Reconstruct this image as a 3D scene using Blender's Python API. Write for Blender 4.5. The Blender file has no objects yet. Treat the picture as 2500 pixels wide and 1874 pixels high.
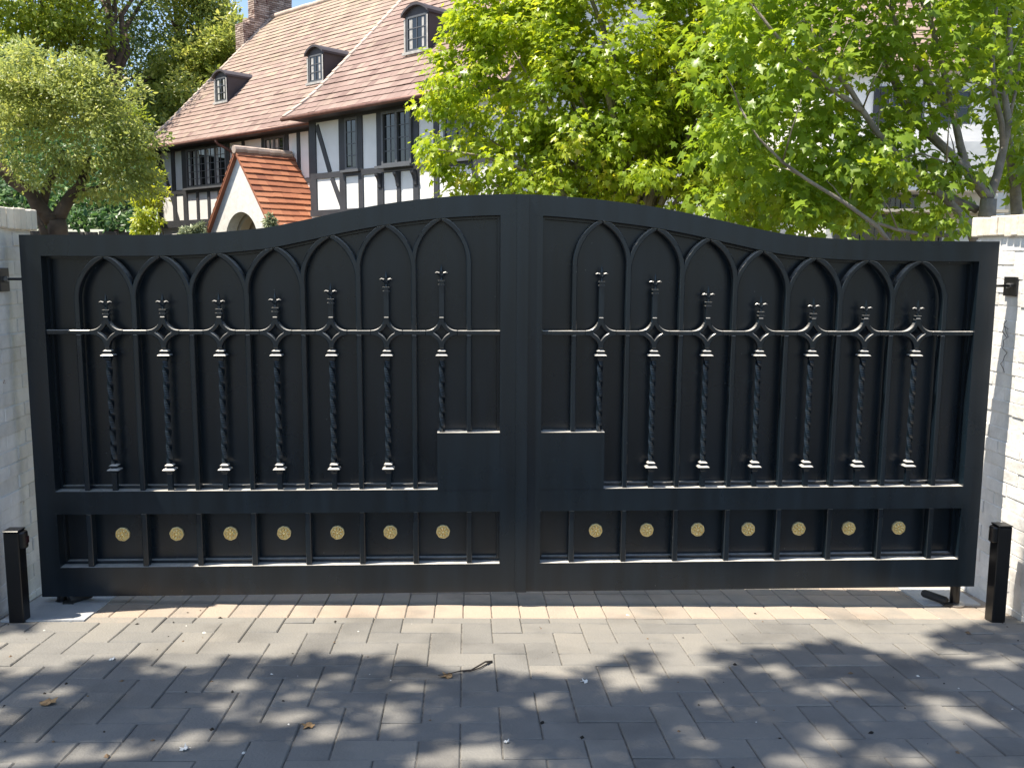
import bpy, math, random
import numpy as np
from mathutils import Vector, Matrix
R = math.radians
rng = np.random.default_rng(11)
random.seed(11)
sc = bpy.context.scene
col = sc.collection

# ------------------------------------------------------------------ camera, sky, sun, exposure
F_PX, PITCH, YAW, ROLL = 2250.4, 0.13325, 0.04571, 0.00506      # focal length in pixels of a 2500 px wide frame
CAM = Vector((0.0, -4.845, 1.876))
fw = Vector((math.sin(YAW)*math.cos(PITCH), math.cos(YAW)*math.cos(PITCH), -math.sin(PITCH)))
rt0 = Vector((math.cos(YAW), -math.sin(YAW), 0)); up0 = rt0.cross(fw)
rt = rt0*math.cos(ROLL) + up0*math.sin(ROLL); up = up0*math.cos(ROLL) - rt0*math.sin(ROLL)
cd = bpy.data.cameras.new('camera'); cam = bpy.data.objects.new('camera', cd); col.objects.link(cam)
cam.matrix_world = Matrix(((rt.x, up.x, -fw.x, CAM.x), (rt.y, up.y, -fw.y, CAM.y), (rt.z, up.z, -fw.z, CAM.z), (0, 0, 0, 1)))
cd.sensor_width = 36; cd.lens = 36*F_PX/2500; cd.clip_start = 0.05; cd.clip_end = 2000
sc.camera = cam

SUN = Vector((-0.42, -0.11, 0.90)).normalized()                # towards the sun
wd = bpy.data.worlds.new('World'); sc.world = wd; wd.use_nodes = True
nt = wd.node_tree; nt.nodes.clear()
sky = nt.nodes.new('ShaderNodeTexSky'); sky.sky_type = 'NISHITA'; sky.sun_disc = False
sky.sun_elevation = math.asin(SUN.z); sky.sun_rotation = math.atan2(SUN.x, SUN.y)
bg = nt.nodes.new('ShaderNodeBackground'); bg.inputs['Strength'].default_value = 0.118
wo = nt.nodes.new('ShaderNodeOutputWorld')
nt.links.new(sky.outputs[0], bg.inputs[0]); nt.links.new(bg.outputs[0], wo.inputs[0])
sl = bpy.data.lights.new('sun', 'SUN'); sl.energy = 5.0; sl.angle = R(0.55); sl.color = (1.0, 0.91, 0.77)
so = bpy.data.objects.new('sun', sl); col.objects.link(so); so.location = (-8, -2, 16)
so.rotation_euler = SUN.to_track_quat('Z', 'Y').to_euler()
sc.view_settings.view_transform = 'Standard'; sc.view_settings.look = 'None'
sc.view_settings.exposure = 1.0; sc.view_settings.gamma = 1
try: sc.cycles.use_denoising = True
except Exception: pass
sc.cycles.max_bounces = 10; sc.cycles.diffuse_bounces = 6; sc.cycles.sample_clamp_indirect = 8

def ray(px, py):
    return fw + rt*((px-1250)/F_PX) - up*((py-937)/F_PX)
def at_depth(px, py, Y):
    r = ray(px, py); return CAM + r*((Y-CAM.y)/r.y)

# ------------------------------------------------------------------ helpers
def mat(name): 
    m = bpy.data.materials.new(name); m.use_nodes = True
    n = m.node_tree.nodes; return m, n, m.node_tree.links, n['Principled BSDF']
def N(n, t, **k):
    x = n.new(t)
    for a, b in k.items():
        if a in x.inputs.keys(): x.inputs[a].default_value = b
        else: setattr(x, a, b)
    return x
def ramp(n, stops):
    r = n.new('ShaderNodeValToRGB'); e = r.color_ramp.elements
    while len(e) < len(stops): e.new(0.5)
    for i, (p, c) in enumerate(stops):
        e[i].position = p; e[i].color = (*c, 1) if len(c) == 3 else c
    return r
def mixc(n, l, fac, a, b, mode='MIX'):
    x = n.new('ShaderNodeMix'); x.data_type = 'RGBA'; x.blend_type = mode
    for s, v in ((0, fac), (6, a), (7, b)):
        if hasattr(v, 'default_value'): l.new(v, x.inputs[s])
        elif isinstance(v, (int, float)): x.inputs[s].default_value = v
        else: x.inputs[s].default_value = (*v, 1)
    return x.outputs[2]

def simple(name, colr, rough=0.6, metal=0.0, spec=0.5, var=0.12, scale=6.0, bump=0.0, bscale=60.0):
    m, n, l, p = mat(name)
    tc = N(n, 'ShaderNodeTexCoord'); no = N(n, 'ShaderNodeTexNoise', Scale=scale, Detail=6.0)
    l.new(tc.outputs['Object'], no.inputs['Vector'])
    a = [c*(1-var) for c in colr]; b = [min(1, c*(1+var)) for c in colr]
    r = ramp(n, [(0.3, a), (0.7, b)]); l.new(no.outputs['Fac'], r.inputs[0]); l.new(r.outputs[0], p.inputs['Base Color'])
    p.inputs['Roughness'].default_value = rough; p.inputs['Metallic'].default_value = metal
    p.inputs['Specular IOR Level'].default_value = spec
    if bump:
        nb = N(n, 'ShaderNodeTexNoise', Scale=bscale, Detail=5.0); l.new(tc.outputs['Object'], nb.inputs['Vector'])
        bp = N(n, 'ShaderNodeBump', Strength=bump, Distance=0.02); l.new(nb.outputs['Fac'], bp.inputs['Height']); l.new(bp.outputs[0], p.inputs['Normal'])
    return m

M = {}
# black painted steel: satin paint, dust on upward faces whitened to paint in bright highlights
def black_paint(name, base, rough):
    m, n, l, p = mat(name)
    tc = N(n, 'ShaderNodeTexCoord'); g = N(n, 'ShaderNodeNewGeometry')
    no = N(n, 'ShaderNodeTexNoise', Scale=2.2, Detail=4.0); l.new(tc.outputs['Object'], no.inputs['Vector'])
    rr = N(n, 'ShaderNodeMapRange'); rr.inputs[3].default_value = rough-0.05; rr.inputs[4].default_value = rough+0.08
    l.new(no.outputs['Fac'], rr.inputs[0]); l.new(rr.outputs[0], p.inputs['Roughness'])
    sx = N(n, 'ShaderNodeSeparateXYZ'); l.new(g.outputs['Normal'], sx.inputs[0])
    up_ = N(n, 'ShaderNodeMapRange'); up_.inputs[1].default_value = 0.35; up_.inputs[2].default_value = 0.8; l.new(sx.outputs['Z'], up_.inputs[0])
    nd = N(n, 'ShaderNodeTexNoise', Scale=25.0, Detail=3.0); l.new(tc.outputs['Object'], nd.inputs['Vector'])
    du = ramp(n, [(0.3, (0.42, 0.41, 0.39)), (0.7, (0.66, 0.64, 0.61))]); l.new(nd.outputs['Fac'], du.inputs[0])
    mp = N(n, 'ShaderNodeMapping'); mp.inputs['Scale'].default_value = (9.0, 9.0, 0.7); l.new(tc.outputs['Object'], mp.inputs['Vector'])
    ns = N(n, 'ShaderNodeTexNoise', Scale=1.6, Detail=5.0); l.new(mp.outputs[0], ns.inputs['Vector'])   # faint run-off streaks
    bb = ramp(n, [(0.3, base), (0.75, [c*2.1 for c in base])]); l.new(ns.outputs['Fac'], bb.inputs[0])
    sp = N(n, 'ShaderNodeTexVoronoi', Scale=9.0); l.new(tc.outputs['Object'], sp.inputs['Vector'])
    sr = ramp(n, [(0.018, (0.45, 0.45, 0.43)), (0.024, (0, 0, 0))]); l.new(sp.outputs['Distance'], sr.inputs[0])
    b2 = mixc(n, l, 0.35, bb.outputs[0], sr.outputs[0], 'ADD')
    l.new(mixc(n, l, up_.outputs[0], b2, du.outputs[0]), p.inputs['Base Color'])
    p.inputs['Specular IOR Level'].default_value = 0.5
    return m
M['gate'] = black_paint('gate_black', (0.0036, 0.0072, 0.0112), 0.27)  # blue tint in the base stands in for reflected sky
M['black'] = simple('post_black', (0.0035, 0.0035, 0.0045), 0.33, var=0.2)
M['gilt'] = simple('gilt', (1.0, 0.80, 0.43), 0.42, 0.35, 0.7, 0.10, 60)
M['rubber'] = simple('rubber', (0.018, 0.018, 0.018), 0.7)
M['steel'] = simple('steel_ring', (0.45, 0.45, 0.45), 0.35, 0.9)
M['lens'] = simple('sensor_lens', (0.03, 0.01, 0.012), 0.08)

def tinted(name, stops, rough=0.8, nscale=8.0, namt=0.35, bump=0.3, bscale=70.0, dark=None):
    """colour from the per-piece 'tint' attribute, broken up by noise"""
    m, n, l, p = mat(name)
    at = N(n, 'ShaderNodeAttribute', attribute_name='tint')
    tc = N(n, 'ShaderNodeTexCoord'); no = N(n, 'ShaderNodeTexNoise', Scale=nscale, Detail=8.0, Roughness=0.65)
    l.new(tc.outputs['Object'], no.inputs['Vector'])
    ad = N(n, 'ShaderNodeMath', operation='MULTIPLY_ADD'); l.new(no.outputs['Fac'], ad.inputs[0]); ad.inputs[1].default_value = namt
    sb = N(n, 'ShaderNodeMath', operation='SUBTRACT'); l.new(at.outputs['Fac'], sb.inputs[0]); sb.inputs[1].default_value = namt/2
    l.new(sb.outputs[0], ad.inputs[2])
    r = ramp(n, stops); l.new(ad.outputs[0], r.inputs[0]); c = r.outputs[0]
    if dark:
        n2 = N(n, 'ShaderNodeTexNoise', Scale=dark[0], Detail=5.0); l.new(tc.outputs['Object'], n2.inputs['Vector'])
        r2 = ramp(n, [(dark[1], dark[3]), (dark[2], (1, 1, 1))]); l.new(n2.outputs['Fac'], r2.inputs[0])
        c = mixc(n, l, 1.0, c, r2.outputs[0], 'MULTIPLY')
    l.new(c, p.inputs['Base Color']); p.inputs['Roughness'].default_value = rough; p.inputs['Specular IOR Level'].default_value = 0.3
    nb = N(n, 'ShaderNodeTexNoise', Scale=bscale, Detail=6.0); l.new(tc.outputs['Object'], nb.inputs['Vector'])
    bp = N(n, 'ShaderNodeBump', Strength=bump, Distance=0.01); l.new(nb.outputs['Fac'], bp.inputs['Height']); l.new(bp.outputs[0], p.inputs['Normal'])
    return m
M['paver'] = tinted('paver', [(0.0, (0.135, 0.13, 0.122)), (0.35, (0.195, 0.19, 0.178)), (0.65, (0.245, 0.232, 0.208)), (0.95, (0.40, 0.325, 0.26))], 0.85, 5.0, 0.5, 0.35, 90, (2.3, 0.30, 0.5, (0.72, 0.72, 0.72)))
M['joint'] = simple('joint_sand', (0.15, 0.14, 0.125), 0.95, var=0.5, scale=40)
M['tile'] = tinted('roof_tile', [(0.0, (0.195, 0.13, 0.115)), (0.4, (0.285, 0.205, 0.178)), (0.75, (0.33, 0.255, 0.205)), (1.0, (0.355, 0.295, 0.22))], 0.85, 1.2, 0.35, 0.3, 30, (0.9, 0.34, 0.56, (0.80, 0.79, 0.78)))
M['tile_orange'] = tinted('porch_tile', [(0.0, (0.27, 0.105, 0.065)), (0.5, (0.38, 0.155, 0.085)), (1.0, (0.46, 0.21, 0.12))], 0.85, 2.0, 0.35, 0.3, 30)
M['verge'] = simple('verge_mortar', (0.47, 0.375, 0.315), 0.9, var=0.2, scale=3, bump=0.4, bscale=10)
M['timber'] = simple('charcoal_timber', (0.040, 0.042, 0.049), 0.6, var=0.2, scale=3)
M['timber2'] = simple('window_paint', (0.10, 0.105, 0.115), 0.5, var=0.1)
M['plaster'] = simple('white_plaster', (0.80, 0.79, 0.77), 0.9, var=0.06, scale=2.2, bump=0.25, bscale=7)
M['cream'] = simple('cream_render', (0.62, 0.54, 0.42), 0.9, var=0.06, scale=2)
M['glass'] = simple('window_glass', (0.012, 0.014, 0.016), 0.04, spec=0.7)
M['curtain'] = simple('curtain', (0.42, 0.41, 0.39), 0.9, var=0.25, scale=9)
M['gutter'] = simple('copper_gutter', (0.17, 0.085, 0.065), 0.5, 0.2, var=0.25)
M['dormer'] = simple('dormer_lead', (0.060, 0.052, 0.058), 0.6, var=0.15, scale=2)
M['bark'] = simple('maple_bark', (0.25, 0.22, 0.185), 0.9, var=0.35, scale=9, bump=0.6, bscale=30)
M['bark_dark'] = simple('oak_bark', (0.085, 0.060, 0.045), 0.95, var=0.5, scale=5, bump=0.9, bscale=14)
M['stone'] = simple('dark_stone', (0.055, 0.048, 0.045), 0.9, var=0.5, scale=4, bump=0.8, bscale=9)
M['soil'] = simple('garden_soil', (0.075, 0.07, 0.04), 0.95, var=0.5, scale=0.8)
M['asphalt'] = simple('asphalt', (0.055, 0.055, 0.055), 0.9, var=0.2, scale=20)
M['hill'] = simple('hill_green', (0.035, 0.055, 0.02), 0.95, var=0.6, scale=0.6)
M['pad'] = simple('concrete_pad', (0.42, 0.43, 0.44), 0.8, var=0.12, scale=6, bump=0.2)
M['twig'] = simple('twig_wood', (0.045, 0.035, 0.03), 0.9)
M['dry'] = simple('dry_leaf', (0.36, 0.22, 0.10), 0.8, var=0.3, scale=30)
M['pale'] = simple('pale_petal', (0.75, 0.74, 0.70), 0.8)

# white painted brick with chips, hairline stains
def painted_brick(name, white, red, chip, lo=(0.86, 0.85, 0.83)):
    m, n, l, p = mat(name)
    tc = N(n, 'ShaderNodeTexCoord'); at = N(n, 'ShaderNodeAttribute', attribute_name='tint')
    no = N(n, 'ShaderNodeTexNoise', Scale=7.0, Detail=9.0, Roughness=0.7); l.new(tc.outputs['Object'], no.inputs['Vector'])
    r = ramp(n, [(0.32, [c*0.80 for c in white]), (0.6, white)]); l.new(no.outputs['Fac'], r.inputs[0])
    tr = ramp(n, [(0.0, lo), (1.0, (1, 1, 1))]); l.new(at.outputs['Fac'], tr.inputs[0])
    c1 = mixc(n, l, 1.0, r.outputs[0], tr.outputs[0], 'MULTIPLY')
    n2 = N(n, 'ShaderNodeTexNoise', Scale=4.2, Detail=7.0, Roughness=0.62); l.new(tc.outputs['Object'], n2.inputs['Vector'])
    k = ramp(n, [(chip, (0, 0, 0)), (chip+0.015, (1, 1, 1))]); l.new(n2.outputs['Fac'], k.inputs[0])
    n3 = N(n, 'ShaderNodeTexNoise', Scale=30.0, Detail=4.0); l.new(tc.outputs['Object'], n3.inputs['Vector'])
    rd = ramp(n, [(0.35, [c*0.6 for c in red]), (0.7, red)]); l.new(n3.outputs['Fac'], rd.inputs[0])
    l.new(mixc(n, l, k.outputs[0], c1, rd.outputs[0]), p.inputs['Base Color'])
    p.inputs['Roughness'].default_value = 0.8
    nb = N(n, 'ShaderNodeTexNoise', Scale=22.0, Detail=6.0); l.new(tc.outputs['Object'], nb.inputs['Vector'])
    bp = N(n, 'ShaderNodeBump', Strength=0.55, Distance=0.012); l.new(nb.outputs['Fac'], bp.inputs['Height']); l.new(bp.outputs[0], p.inputs['Normal'])
    return m
M['brick'] = painted_brick('painted_brick', (0.83, 0.82, 0.80), (0.30, 0.17, 0.12), 0.68)
M['capbrick'] = painted_brick('cap_brick', (0.76, 0.70, 0.60), (0.40, 0.30, 0.20), 0.66)
M['chimney'] = painted_brick('chimney_brick', (0.62, 0.50, 0.44), (0.22, 0.12, 0.10), 0.575, (0.42, 0.36, 0.34))

def leafmat(name, stops, trans=0.45, gloss=0.4):
    m, n, l, p = mat(name)
    at = N(n, 'ShaderNodeAttribute', attribute_name='tint')
    r = ramp(n, stops); l.new(at.outputs['Fac'], r.inputs[0])
    l.new(r.outputs[0], p.inputs['Base Color']); p.inputs['Roughness'].default_value = gloss; p.inputs['Specular IOR Level'].default_value = 0.45
    t = N(n, 'ShaderNodeBsdfTranslucent'); h = N(n, 'ShaderNodeHueSaturation', Saturation=1.05, Value=1.45); h.inputs['Hue'].default_value = 0.485
    l.new(r.outputs[0], h.inputs['Color']); l.new(h.outputs[0], t.inputs['Color'])
    mx = N(n, 'ShaderNodeMixShader'); mx.inputs[0].default_value = trans
    l.new(p.outputs[0], mx.inputs[1]); l.new(t.outputs[0], mx.inputs[2]); l.new(mx.outputs[0], n['Material Output'].inputs['Surface'])
    return m
M['maple_leaf'] = leafmat('maple_leaf', [(0, (0.19, 0.30, 0.028)), (0.5, (0.30, 0.41, 0.034)), (0.85, (0.42, 0.49, 0.045)), (1, (0.58, 0.54, 0.08))], 0.5, 0.34)
M['maple_leaf_deep'] = leafmat('maple_leaf_deep', [(0, (0.16, 0.26, 0.028)), (0.6, (0.25, 0.37, 0.036)), (0.9, (0.36, 0.45, 0.045)), (1, (0.52, 0.51, 0.08))], 0.5, 0.34)
M['oak_leaf'] = leafmat('oak_leaf', [(0, (0.16, 0.21, 0.055)), (0.5, (0.29, 0.35, 0.10)), (0.85, (0.41, 0.45, 0.11)), (1, (0.48, 0.44, 0.20))], 0.48)
M['olive_leaf'] = leafmat('olive_leaf', [(0, (0.14, 0.21, 0.03)), (0.6, (0.29, 0.37, 0.045)), (1, (0.46, 0.48, 0.07))], 0.5)
M['dark_leaf'] = leafmat('dark_leaf', [(0, (0.09, 0.15, 0.06)), (0.6, (0.19, 0.26, 0.09)), (1, (0.33, 0.39, 0.11))], 0.48)
M['laurel_leaf'] = leafmat('laurel_leaf', [(0, (0.12, 0.18, 0.04)), (0.5, (0.27, 0.33, 0.07)), (1, (0.50, 0.50, 0.15))], 0.48, 0.3)
M['ivy_leaf'] = leafmat('ivy_leaf', [(0, (0.035, 0.09, 0.03)), (0.7, (0.08, 0.17, 0.045)), (1, (0.18, 0.28, 0.08))], 0.35)
M['yellow_leaf'] = leafmat('yellow_leaf', [(0, (0.17, 0.26, 0.03)), (0.5, (0.34, 0.40, 0.04)), (1, (0.52, 0.52, 0.08))], 0.5)
M['pale_leaf'] = leafmat('pale_leaf', [(0, (0.16, 0.20, 0.11)), (1, (0.36, 0.40, 0.24))], 0.25)

def link(name, me, m, parent=None):
    o = bpy.data.objects.new(name, me); col.objects.link(o)
    if m is not None: me.materials.append(m)
    if parent is not None: o.parent = parent
    return o
class MB:
    def __init__(s): s.v = []; s.f = []; s.t = []
    def add(s, vs, fs, tint=0.5):
        b = len(s.v); s.v += [tuple(v) for v in vs]; s.f += [tuple(b+i for i in f) for f in fs]; s.t += [tint]*len(fs)
    def box(s, x0, x1, y0, y1, z0, z1, tint=0.5):
        s.add([(x0,y0,z0),(x1,y0,z0),(x1,y1,z0),(x0,y1,z0),(x0,y0,z1),(x1,y0,z1),(x1,y1,z1),(x0,y1,z1)],
              [(0,3,2,1),(4,5,6,7),(0,1,5,4),(1,2,6,5),(2,3,7,6),(3,0,4,7)], tint)
    def hexa(s, p, tint=0.5):      # eight corners in the order of box()
        s.add(p, [(0,3,2,1),(4,5,6,7),(0,1,5,4),(1,2,6,5),(2,3,7,6),(3,0,4,7)], tint)
    def prism(s, pts, y0, y1, tint=0.5, cap=True):      # outline in (x, z), given anticlockwise seen from the front (-y)
        n = len(pts); vs = [(x, y0, z) for x, z in pts] + [(x, y1, z) for x, z in pts]
        fs = [(i, i+n, (i+1) % n + n, (i+1) % n) for i in range(n)]
        if cap: fs += [tuple(range(n)), tuple(range(2*n-1, n-1, -1))]
        s.add(vs, fs, tint)
    def ribbon(s, A, B, y0, y1, closed=False):           # bar between two parallel outlines A (lower/left) and B in (x, z)
        n = len(A); vs = []
        for (a, b) in zip(A, B): vs += [(a[0],y0,a[1]),(b[0],y0,b[1]),(b[0],y1,b[1]),(a[0],y1,a[1])]
        fs = []
        for i in range(n if closed else n-1):
            j = (i+1) % n
            for k in range(4): fs.append((4*i+k, 4*i+(k+1) % 4, 4*j+(k+1) % 4, 4*j+k))
        if not closed: fs += [(3,2,1,0), tuple(4*(n-1)+k for k in range(4))]
        s.add(vs, fs)
    def tube(s, pts, rad, seg=8, tint=0.5):
        pts = [Vector(p) for p in pts]; n = len(pts)
        if not hasattr(rad, '__len__'): rad = [rad]*n
        vs = []; prev = None
        for i, p in enumerate(pts):
            d = (pts[min(i+1, n-1)] - pts[max(i-1, 0)]).normalized()
            a = prev if prev is not None else (Vector((0,0,1)) if abs(d.z) < 0.9 else Vector((1,0,0)))
            e1 = (a - d*a.dot(d)).normalized(); e2 = d.cross(e1); prev = e1
            for k in range(seg):
                t = 2*math.pi*k/seg; vs.append(p + (e1*math.cos(t) + e2*math.sin(t))*rad[i])
        fs = [(i*seg+k, i*seg+(k+1) % seg, (i+1)*seg+(k+1) % seg, (i+1)*seg+k) for i in range(n-1) for k in range(seg)]
        fs += [tuple(range(seg-1, -1, -1)), tuple((n-1)*seg+k for k in range(seg))]
        s.add(vs, fs, tint)
    def rings(s, c, prof, seg=4, rot=math.pi/4, cap=True, sy=1.0):   # stacked polygon rings (r, z) round a vertical axis
        vs = []
        for r, z in prof:
            for k in range(seg):
                t = rot + 2*math.pi*k/seg; vs.append((c[0]+r*math.cos(t), c[1]+r*math.sin(t)*sy, c[2]+z))
        n = len(prof)
        fs = [(i*seg+k, i*seg+(k+1) % seg, (i+1)*seg+(k+1) % seg, (i+1)*seg+k) for i in range(n-1) for k in range(seg)]
        if cap: fs += [tuple(range(seg-1, -1, -1)), tuple((n-1)*seg+k for k in range(seg))]
        s.add(vs, fs)
    def build(s, name, m, parent=None, smooth=False, bevel=0.0):
        me = bpy.data.meshes.new(name); me.from_pydata(s.v, [], s.f); me.update()
        a = me.attributes.new('tint', 'FLOAT', 'FACE'); a.data.foreach_set('value', np.array(s.t, np.float32))
        if smooth: me.polygons.foreach_set('use_smooth', np.ones(len(me.polygons), bool))
        o = link(name, me, m, parent)
        if bevel:
            b = o.modifiers.new('bevel', 'BEVEL'); b.width = bevel; b.segments = 1; b.limit_method = 'ANGLE'; b.angle_limit = R(50)
        return o
def tag(o, label=None, cat=None, group=None, kind=None):
    for k, v in (('label', label), ('category', cat), ('group', group), ('kind', kind)):
        if v: o[k] = v
    return o
def empty(name, loc=(0,0,0), rz=0.0):
    o = bpy.data.objects.new(name, None); col.objects.link(o); o.location = loc; o.rotation_euler = (0,0,rz); o.empty_display_size = 0.2
    return o
def copy_part(o, parent, loc):
    c = o.copy(); col.objects.link(c); c.parent = parent; c.location = loc
    return c

# ------------------------------------------------------------------ ground, paving
def gz(x, y): return -0.07823*min(max(y, -6.5), 2.2) - 0.01691*min(max(x, -8), 8)
def ground_sheet(name, xs, ys, dz, m, zf=gz, skew=0):
    vs = [(x, y, zf(x, y)+dz) for y in ys for x in xs]; nx = len(xs)
    if skew: vs = [(x-skew*(y-ys[0]), y, z) for x, y, z in vs]
    b = MB(); b.add(vs, [(j*nx+i, j*nx+i+1, (j+1)*nx+i+1, (j+1)*nx+i) for j in range(len(ys)-1) for i in range(nx-1)])
    return tag(b.build(name, m), kind='structure')
ground_sheet('ground', [-400, -8, -4, 0, 4, 8, 400], [-300, -6.5, -4, 0, 2.2, 3, 400], -0.14, M['soil'])
ground_sheet('street', [-120, -8, -4, 0, 4, 8, 120], [-40, -6.5, -4.3], -0.012, M['asphalt'])
U = 0.152
LOX, LOY, LROT = -0.19439, -0.44516, 0.00438
def lat(m_, n_):
    a, b = m_*U, -n_*U; cs, sn = math.cos(LROT), math.sin(LROT); k = math.sqrt(1+0.07823**2)
    x = LOX + cs*a - sn*b; y = LOY + (sn*a + cs*b)/k
    return x, y
pv = MB()
def paver(m0, n0, m1, n1):
    g = 0.0019/U; ch = 0.0045/U; h = random.uniform(-0.0022, 0.0016); tx, ty = random.uniform(-.0015,.0015), random.uniform(-.0015,.0015)
    if random.random() < 0.06: h -= 0.002
    def ring(e, dz):
        out = []
        for i, (mm, nn) in enumerate(((m0+e, n1-e), (m1-e, n1-e), (m1-e, n0+e), (m0+e, n0+e))):
            x, y = lat(mm, nn); out.append((x, y, gz(x, y)+dz+h+(tx if i in (1, 2) else -tx)+(ty if i < 2 else -ty)))
        return out
    vs = ring(g, -0.05) + ring(g, -0.0045) + ring(g+ch, 0)
    fs = [(8,9,10,11)] + [(i, (i+1) % 4, 4+(i+1) % 4, 4+i) for i in range(4)] + [(4+i, 4+(i+1) % 4, 8+(i+1) % 4, 8+i) for i in range(4)]
    x, y = lat((m0+m1)/2, (n0+n1)/2)
    t = min(1, max(0, random.gauss(0.40, 0.10)))
    edge = max(0.0, abs(x-0.25)-1.9)
    t = min(1, t + 0.22*min(1, edge))
    if n1 <= -1.5: t = min(1, max(0.5, random.gauss(0.86, 0.07)))
    pv.add(vs, fs, t)
NT = -1.57
for n_ in range(-3, 26):
    for m_ in range(-36, 38):
        k = (m_+n_) % 4
        if k == 2: a = (m_, n_, m_+2, n_+1)
        elif k == 0: a = (m_, n_, m_+1, n_+2)
        else: continue
        if a[3] <= NT+0.1: continue
        a = (a[0], max(a[1], NT), a[2], a[3]); paver(*a)
for r0, r1 in ((-3.05, -1.57), (-4.55, -3.05), (-6.05, -4.55), (-7.55, -6.05), (-9.05, -7.55), (-10.5, -9.05)):
    off = 0.04 if r0 > -4 else 0.06
    for m_ in range(-36, 38): paver(m_+off, r0, m_+1+off, r1)
tag(pv.build('driveway', M['paver']), kind='structure')
jb = MB()
for y0, y1 in ((-4.25, 1.2),):
    pts = [(x, y, gz(x, y)-0.0065) for x, y in ((-5.9, y0), (6.0, y0), (6.0, y1), (-5.9, y1))]; jb.add(pts, [(0,1,2,3)])
tag(jb.build('joint_sand', M['joint']), kind='structure')
def pad(name, pts, label):
    b = MB(); vs = [(x, y, gz(x, y)+0.007) for x, y in pts]; lo = [(x, y, z-0.04) for x, y, z in vs]; n_ = len(pts)
    b.add(vs+lo, [tuple(range(n_))] + [(i, i+n_, (i+1) % n_+n_, (i+1) % n_) for i in range(n_)])
    return tag(b.build(name, M['pad']), kind='structure')
pad('concrete_pad', [(-2.36, -0.30), (-1.955, -0.285), (-1.96, 0.34), (-2.36, 0.34)], '')
pad('concrete_pad', [(2.565, 0.045), (2.90, 0.06), (2.93, 0.40), (2.58, 0.40)], '')

def gp(px, py):
    r = ray(px, py); nx, ny = 0.01691, 0.07823
    t = -(CAM.z + ny*CAM.y + nx*CAM.x)/(r.z + ny*r.y + nx*r.x); p = CAM + r*t
    return p.x, p.y, gz(p.x, p.y)
# ------------------------------------------------------------------ brick pillars
def pillar(x0, x1, y0, y1, face_x, label):
    root = empty('brick_pillar', ((x0+x1)/2, (y0+y1)/2, gz((x0+x1)/2, 0)-0.1)); L = Vector(root.location)
    tag(root, label, 'pillar', 'white painted brick gate pillars')
    b = MB(); H = 2.025
    core = 0.004
    b.box(x0+core-L.x, x1-core-L.x, y0+core-L.y, y1-core-L.y, 0, H-L.z, 0.35)
    ch = 0.0745; z = -0.15; r = 0
    while z < H-0.03:
        z1 = min(z+ch-0.0035, H)
        def run(a0, a1, fn):
            a = a0 - (0.1 if r % 2 else 0.0)
            while a < a1-0.01:
                bl = 0.205+random.uniform(-.008,.008); s0, s1 = max(a, a0), min(a+bl-0.004, a1)
                if s1-s0 > 0.015: fn(s0, s1)
                a += bl
        for fx, sgn in ((x0, -1), (x1, 1)):
            def fnx(s0, s1):
                o = random.uniform(-0.004, 0.004); j = random.uniform(-.003,.003)
                xa, xb = (fx-o*0-0.0+sgn*o, fx-sgn*0.03)
                lo, hi = min(xa, xb), max(xa, xb)
                b.box(lo-L.x, hi-L.x, s0-L.y, s1-L.y, z+j-L.z, z1+j-L.z, random.random())
            run(y0+0.001, y1-0.001, fnx)
        def fny(s0, s1):
            o = random.uniform(-0.004, 0.004)
            b.box(s0-L.x, s1-L.x, y0+o-L.y, y0+0.03-L.y, z-L.z, z1-L.z, random.random())
        run(x0+0.012, x1-0.012, fny)
        z += ch; r += 1
    b.build('shaft', M['brick'], root, bevel=0.0035)
    c = MB(); y = y0-0.02
    c.box(x0-0.012-L.x, x1+0.012-L.x, y0-0.012-L.y, y1+0.012-L.y, H-L.z, H+0.10-L.z, 0.3)
    while y < y1+0.0:
        w = 0.066+random.uniform(-.003,.003); y2 = min(y+w-0.004, y1+0.02)
        for xa, xb in ((x0-0.03, (x0+x1)/2-0.003), ((x0+x1)/2+0.003, x1+0.03)):
            o = random.uniform(-.005,.005)
            c.box(xa+o-L.x, xb+o-L.x, y-L.y, y2-L.y, H-0.003+random.uniform(-.007,.005)-L.z, H+0.108+random.uniform(-.004,.004)-L.z, random.random())
        y += w
    c.build('cap', M['capbrick'], root, bevel=0.006)
    return root
pillar(-3.0, -2.385, -0.27, 0.35, -2.385, 'white painted brick pillar beside the left gate leaf, in shade')
pillar(2.965, 3.58, -0.40, 0.49, 2.965, 'white painted brick pillar beside the right gate leaf, in patchy sun')

# ------------------------------------------------------------------ gate
_tx = np.array([-2.30,-1.765,-1.518,-1.33,-1.149,-1.045,-0.871,-0.632,-0.454,-0.245,-0.035,0.217,0.30,0.40,0.533,0.747,0.961,1.177,1.394,1.62,1.952,2.218,2.554,2.83])
_tz = np.array([1.992,1.994,1.998,2.008,2.024,2.036,2.071,2.124,2.157,2.186,2.205,2.214,2.214,2.211,2.202,2.182,2.155,2.117,2.071,2.026,1.996,1.990,1.988,1.988])
def ztop(x):
    d = np.gradient(_tz, _tx); i = int(np.clip(np.searchsorted(_tx, x)-1, 0, len(_tx)-2)); h = _tx[i+1]-_tx[i]; t = (x-_tx[i])/h
    return float((2*t**3-3*t**2+1)*_tz[i] + (t**3-2*t**2+t)*h*d[i] + (-2*t**3+3*t**2)*_tz[i+1] + (t**3-t**2)*h*d[i+1])
TH = 0.10     # thickness of the frame; front face on y = 0
RIM = 0.106
Z0, ZL0, ZL1, ZM = 0.08, 0.24, 0.531, 0.655     # bottom edge, lower opening, mid rail
ZX0, ZX1 = 1.485, 1.508                         # cross bar
BF, BB = 0.011, 0.062                           # front and back of the applied bars
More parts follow.
